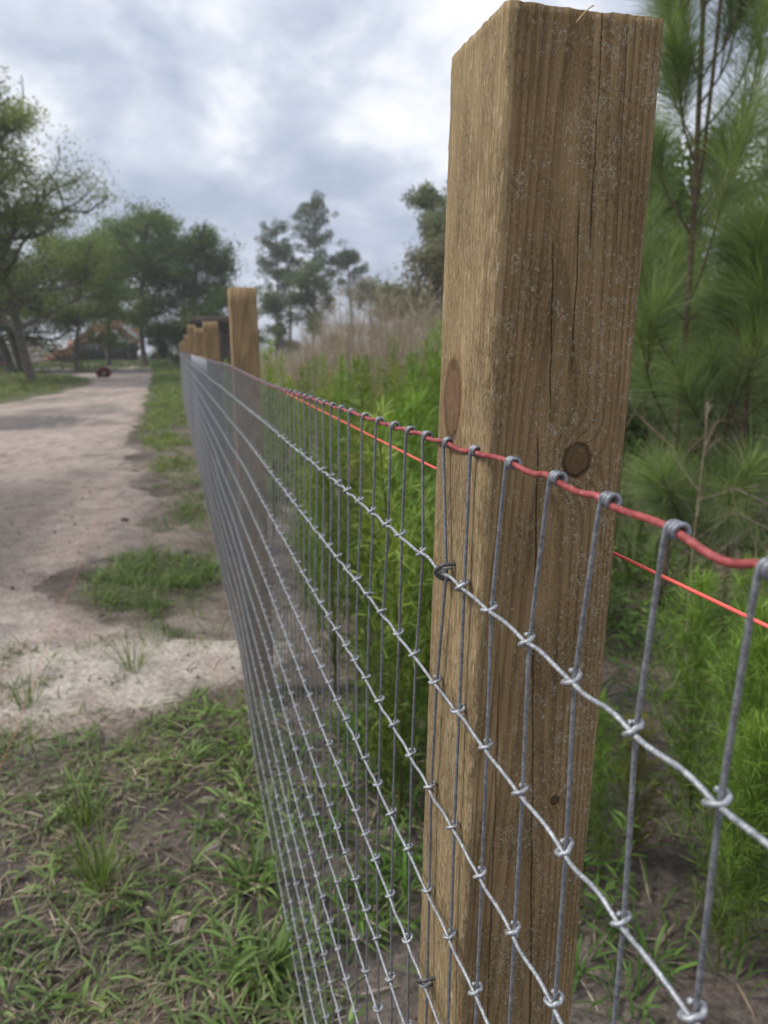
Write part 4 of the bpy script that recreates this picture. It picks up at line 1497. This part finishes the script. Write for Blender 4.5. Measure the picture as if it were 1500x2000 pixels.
# background growth right of the post
tree('broadleaf_tree', (6.6, 8.6, 0), 70, 3.2, 1.3, .05, .08, 'light green bushy shrub seen between the post and the pines', 9000, .085, (.075, .125, .035), (.16, .235, .075), cat='shrub', up=.6, sig=.22, limbs=12)
tree('broadleaf_tree', (8.6, 8.2, 0), 71, 3.6, 1.6, .06, .08, 'dark shrub behind the forked young pine', 11000, .09, (.07, .115, .04), (.145, .205, .07), cat='shrub', up=.6, sig=.25, limbs=12)
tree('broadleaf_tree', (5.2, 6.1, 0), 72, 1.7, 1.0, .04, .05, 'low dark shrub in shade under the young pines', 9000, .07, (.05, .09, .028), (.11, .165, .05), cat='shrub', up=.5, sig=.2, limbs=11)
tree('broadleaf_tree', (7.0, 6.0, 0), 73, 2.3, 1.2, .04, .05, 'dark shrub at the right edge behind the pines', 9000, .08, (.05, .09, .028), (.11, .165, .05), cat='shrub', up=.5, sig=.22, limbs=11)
tree('broadleaf_tree', (4.1, 7.4, 0), 74, 1.9, 1.0, .04, .05, 'shrub just right of the near post among the weeds', 9000, .07, (.07, .12, .035), (.14, .205, .065), cat='shrub', up=.5, sig=.2, limbs=11)
for k, (x, y, H) in enumerate([(12, 16, 5.0), (16, 14, 5.5), (19, 18, 6.5)]):
    tree('broadleaf_tree', (x, y, 0), 75 + k, H, 2.2, .1, .06, ['tree far behind the pines, nearest the post', 'tree far behind the pines, in the middle of three', 'farthest tree behind the pines at the right edge'][k],
         6000, .16, (.08, .12, .05), (.155, .20, .085), up=.55, sig=.4, limbs=12)

# ------------------------------------------------------------------ dry brown brush
rg = np.random.default_rng(91)
mb = MB()
n = 4200
y = rg.uniform(11, 26, n)
x = y * rg.uniform(.085, .50, n) + rg.normal(0, .1, n)
hh = rg.uniform(1.4, 2.75, n) * (.8 + .35 * fbm(x * .35, y * .25, 0, 3, 501)) * (.52 + .56 * sstep(x / y, .13, .21))
base = np.stack([x, y, gh(x, y)], -1)
blades(base, rg.uniform(0, 6.28, n), rg.uniform(1.25, 1.56, n), hh, .011, rg.uniform(-.1, .5, n), rcol(rg, n, (.24, .19, .168), (.40, .335, .305), .1), mb, 3, rg.uniform(-1, 1, n))
# fine side twigs in the upper half
m2 = n * 5
pk = rg.integers(0, n, m2)
t = rg.uniform(.35, .98, m2)
az = rg.uniform(0, 6.28, m2)
c = base[pk] + np.stack([rg.normal(0, .06, m2), rg.normal(0, .06, m2), t * hh[pk] * .95], -1)
blades(c, az, rg.uniform(.5, 1.3, m2), rg.uniform(.15, .42, m2), .008, rg.uniform(-.2, .5, m2), rcol(rg, m2, (.27, .215, .19), (.46, .39, .355), .12), mb, 2, rg.uniform(-1, 1, m2))
tag(ob('dry_brush', mb.mesh('dry_brush', False), M_TWIGLEAF if 'M_TWIGLEAF' in globals() else M_LEAF), 'tall dry brown brush behind the green weeds', 'brush', kind='stuff')

# ------------------------------------------------------------------ far buildings and clutter
M_RUST, g = mat('rusty_red_roof')
nz = g.noise(g.obj(), 1.4, 6, .65)
g.bsdf(g.ramp(nz, [(.3, (.20, .085, .05)), (.48, (.42, .19, .125)), (.62, (.50, .27, .19)), (.72, (.55, .47, .42))]), .8, 0, .3)
M_BLACK = plain_mat('black_painted_steel', (.012, .013, .015), (.024, .025, .027), 2, .6)
M_PALE = plain_mat('pale_block_wall', (.42, .34, .30), (.52, .44, .40), 1.5, .9)
M_DKWOOD = plain_mat('dark_boards', (.06, .042, .034), (.11, .08, .065), 3, .9)
M_WHITE = plain_mat('white_paint', (.62, .66, .72), (.72, .75, .8), 3, .5)
M_MAROON = plain_mat('maroon_rubber', (.085, .016, .022), (.13, .03, .035), 9, .6)
M_GREY = plain_mat('grey_metal', (.25, .25, .25), (.38, .38, .38), 3, .6)

# roll-off dumpster
d = thing('dumpster', 'long black dumpster in front of the collapsed red roofed house', 'dumpster', (-6.3, 80, 0))
mb = MB()
mb.box((-2.85, -1.1, .18), (2.85, -1.02, 1.72)).box((-2.85, 1.02, .18), (2.85, 1.1, 1.72)).box((-2.85, -1.02, .18), (-2.77, 1.02, 1.72)).box((2.77, -1.02, .18), (2.85, 1.02, 1.72)).box((-2.77, -1.02, .18), (2.77, 1.02, .26))
ob('body', mb.mesh('body', False), M_BLACK, d)
rib = MB().box((-.06, -.05, 0), (.06, .05, 1.5)).mesh('rib', False)
rib.materials.append(M_BLACK)
for k in range(9):
    ob('rib', rib, None, d, (-2.6 + k * .65, -1.15, .2))
mb = MB().box((-2.92, -1.2, 1.722), (2.92, -1.0, 1.84)).box((-2.92, 1.0, 1.722), (2.92, 1.2, 1.84)).box((-2.92, -1.0, 1.722), (-2.74, 1.0, 1.84)).box((2.74, -1.0, 1.722), (2.92, 1.0, 1.84))
ob('rim', mb.mesh('rim', False), M_DKWOOD, d)
wm = MB().tube([(-.08, 0, 0), (.08, 0, 0)], .13, 14).mesh('roller', False)
wm.materials.append(M_GREY)
for x in (-2.4, 2.4):
    ob('roller', wm, None, d, (x, -.9, .13))

# collapsed house
h = thing('collapsed_house', 'collapsed house with broken rusty red metal roof behind the dumpster', 'house', (-6.8, 87, 0))
from mathutils import Euler
mb = MB().box((-3.9, -2.4, 0), (-3.7, 3, 1.3)).box((3.0, -2.4, 0), (3.2, 3, 1.5)).box((-3.7, 2.8, 0), (3.0, 3, 1.6))
ob('wall', mb.mesh('wall', False), M_PALE, h)
sheet = MB()
nu = 12
def roof_sheet(w, l, seed):
    us = np.linspace(-w / 2, w / 2, 25)
    vsn = np.linspace(0, l, 6)
    U, Vv = np.meshgrid(us, vsn)
    Z = .03 * np.sign(np.sin(U * 18)) + .10 * fbm(U * .9, Vv * .9, 0, 2, seed)
    V1 = np.stack([U, Vv, Z], -1).reshape(-1, 3)
    V2 = V1 - [0, 0, .03]
    i_ = (np.arange(5)[:, None] * 25 + np.arange(24)[None]).ravel()
    Q1 = np.stack([i_, i_ + 1, i_ + 26, i_ + 25], -1)
    return make_mesh('roof_sheet', np.concatenate([V1, V2]), np.concatenate([Q1, Q1[:, ::-1] + len(V1)]), None, False)


for k, (x, y, z, rx_, ry_, rz_, w, l) in enumerate([(-2.6, -1.8, 1.5, .35, -.50, .05, 2.3, 3.2), (-.9, -1.6, 2.75, .45, -.42, -.04, 1.6, 2.8), (1.0, -1.7, 3.05, .50, .30, .05, 1.7, 2.8), (2.6, -1.7, 2.25, .42, .55, -.05, 1.9, 3.0),
                                            (-3.6, -2.6, .9, .2, -.35, .2, 1.6, 2.0), (.2, -1.9, 1.75, .9, .1, .1, 1.8, 1.5)]):
    o = ob('roof_sheet', roof_sheet(w, l, 600 + k), M_RUST, h, (x, y, z))
    o.rotation_euler = (rx_, ry_, rz_)
def slab(poly, y0, y1, m_, nm):
    k = len(poly)
    V_ = np.array([(px, y0, pz) for px, pz in poly] + [(px, y1, pz) for px, pz in poly], float)
    b_ = bpy.data.meshes.new(nm)
    b_.from_pydata([tuple(v) for v in V_], [], [list(range(k)), list(range(2 * k - 1, k - 1, -1))] + [[(i_ + 1) % k, i_, k + i_, k + (i_ + 1) % k] for i_ in range(k)])
    b_.update()
    return ob(nm, b_, m_, h)


slab([(-4.3, 1.0), (-3.7, .9), (-2.2, 1.9), (-.9, 2.9), (-.3, 3.2), (-.5, 3.75), (-1.3, 3.5), (-2.7, 2.4)], -2.75, -2.6, M_RUST, 'gable_board')
slab([(-.5, 3.75), (-.3, 3.2), (1.3, 3.05), (1.5, 3.75), (.6, 3.9)], -2.78, -2.63, M_RUST, 'gable_board')
slab([(1.5, 3.75), (1.3, 3.05), (1.9, 2.2), (3.0, 1.7), (3.6, 2.0)], -2.75, -2.6, M_RUST, 'gable_board')
slab([(1.75, 3.72), (3.75, 2.05), (3.9, 1.75), (3.5, 1.85), (1.6, 3.5)], -2.86, -2.76, M_WHITE, 'fascia_board')
slab([(-2.2, 1.9), (-.6, 2.7), (.9, 1.75), (.9, .2), (-2.2, .2)], -2.3, -2.2, M_DKWOOD, 'inner_wall')
# rubble and wall further left
w = thing('block_wall', 'pale pinkish block wall at the far left edge behind the trunks', 'wall', (-15.6, 78, 0))
bm_ = MB().box((-.62, -.15, .005), (.62, .15, .49)).mesh('panel', False)
bm_.materials.append(M_PALE)
for r_ in range(5):
    for k in range(6):
        o = ob('panel', bm_, None, w, (-3.2 + k * 1.26 + (.3 if r_ % 2 else 0), 0, r_ * .5))
r0 = random.Random(5)
for k, (x, y, nm, lab) in enumerate([(-11.0, 83, 'rubble_pile', 'heap of broken red brick and roof rubble left of the dumpster'), (-2.0, 78.5, 'debris_pile', 'low heap of brown boards and branches right of the dumpster')]):
    root = thing(nm, lab, 'rubble', (x, y, 0))
    for j in range(26):
        b_ = MB().box((-r0.uniform(.3, .9), -.14, -.05), (r0.uniform(.3, .9), .14, .06)).mesh('board', False)
        o = ob('board', b_, M_RUST if k == 0 else M_DKWOOD, root, (r0.gauss(0, .95), r0.gauss(0, .5), r0.uniform(.1, 1.25 if k == 0 else .7)))
        o.rotation_euler = (r0.gauss(0, .35), r0.gauss(0, .35), r0.uniform(0, 6))
# white tank
tk = thing('white_tank', 'small rounded white tank right of the dumpster', 'tank', (-2.75, 76, 0))
prof = [(-.62, .02), (-.6, .2), (-.5, .33), (-.36, .38), (.36, .38), (.5, .33), (.6, .2), (.62, .02)]
ob('shell', MB().tube([(a, 0, .72) for a, _ in prof], [b for _, b in prof], 16).mesh('shell'), M_WHITE, tk)
lg = MB().box((-.06, -.25, 0), (.06, .25, .40)).mesh('leg', False)
lg.materials.append(M_GREY)
for x in (-.32, .32):
    ob('leg', lg, None, tk, (x, 0, 0))
# wheel lying on the track
wh = thing('wheel', 'dark red wheel with pale hub lying on the far end of the track', 'wheel', (-3.12, 36.2, .21))
wh.rotation_euler = (.55, .0, .2)
a = np.linspace(0, 2 * np.pi, 33)
ring = np.stack([.23 * np.cos(a), 0 * a, .23 * np.sin(a)], -1)
V, Q, T = tube(ring, .10, 12, False)
ob('tyre', make_mesh('tyre', V, Q, None), M_MAROON, wh)
wrim = ob('rim', MB().tube([(0, -.05, 0), (0, -.03, 0), (0, .03, 0), (0, .05, 0)], [.05, .14, .14, .05], 20).mesh('rim'), M_MAROON, wh)
ob('hub', MB().tube([(0, -.10, 0), (0, -.06, 0), (0, -.04, 0)], [.03, .055, .06], 16).mesh('hub'), plain_mat('pale_hub', (.5, .45, .45), (.6, .55, .55), 9), wrim)
# dark open shed behind the far posts
s = thing('open_shed', 'dark flat roofed open shed behind the far fence posts', 'shed', (2.55, 46, 0))
rf = MB().box((-1.6, -1.6, 2.72), (1.6, 1.8, 2.84)).box((-1.6, -1.66, 2.55), (1.6, -1.603, 2.95))
ob('roof', rf.mesh('roof', False), M_DKWOOD, s)
pst = MB().box((-.07, -.07, 0), (.07, .07, 2.72)).mesh('post', False)
pst.materials.append(M_DKWOOD)
for x in (-1.45, 0, 1.45):
    for y in (-1.4, 1.6):
        ob('post', pst, None, s, (x, y, 0))
bd = MB().box((-1.5, -.02, 0), (1.5, .02, .235)).mesh('board', False)
bd.materials.append(M_DKWOOD)
for k in range(11):
    ob('board', bd, None, s, (0, 1.72, .02 + k * .243))
# garden machine by the trunks at far left
gm = thing('garden_cart', 'dark cart with tall handle frame beside the left tree trunks', 'cart', (-12.6, 62, 0))
ob('tray', MB().box((-.5, -.35, .35), (.5, .35, .75)).box((-.42, -.3, .75), (.2, .3, 1.05)).mesh('tray', False), M_BLACK, gm)
ob('handle', MB().tube([(-.5, 0, .6), (-.9, 0, 1.0), (-1.0, 0, 1.75), (-.3, 0, 1.8)], .04, 6).mesh('handle'), M_GREY, gm)
wl = MB().tube([(0, -.05, 0), (0, .05, 0)], .24, 16).mesh('wheel')
wl.materials.append(M_MAROON)
for x in (-.35, .35):
    ob('wheel', wl, None, gm, (x, -.42, .24))

# ------------------------------------------------------------------ thin haze volume, added to lift the tones of the distant trees
m, g = mat('added_haze')
pv_ = g.n('ShaderNodeVolumePrincipled')
pv_.inputs['Color'].default_value = (.93, .95, 1., 1)
pv_.inputs['Density'].default_value = .0013
g.t.links.new(pv_.outputs[0], g.n('ShaderNodeOutputMaterial').inputs['Volume'])
tag(ob('haze', MB().box((-460, -460, -1.2), (460, 840, 17)).mesh('haze', False), m), 'thin pale haze added over the whole place to lighten the distance', 'haze', kind='stuff')
scene.cycles.volume_bounces = 0
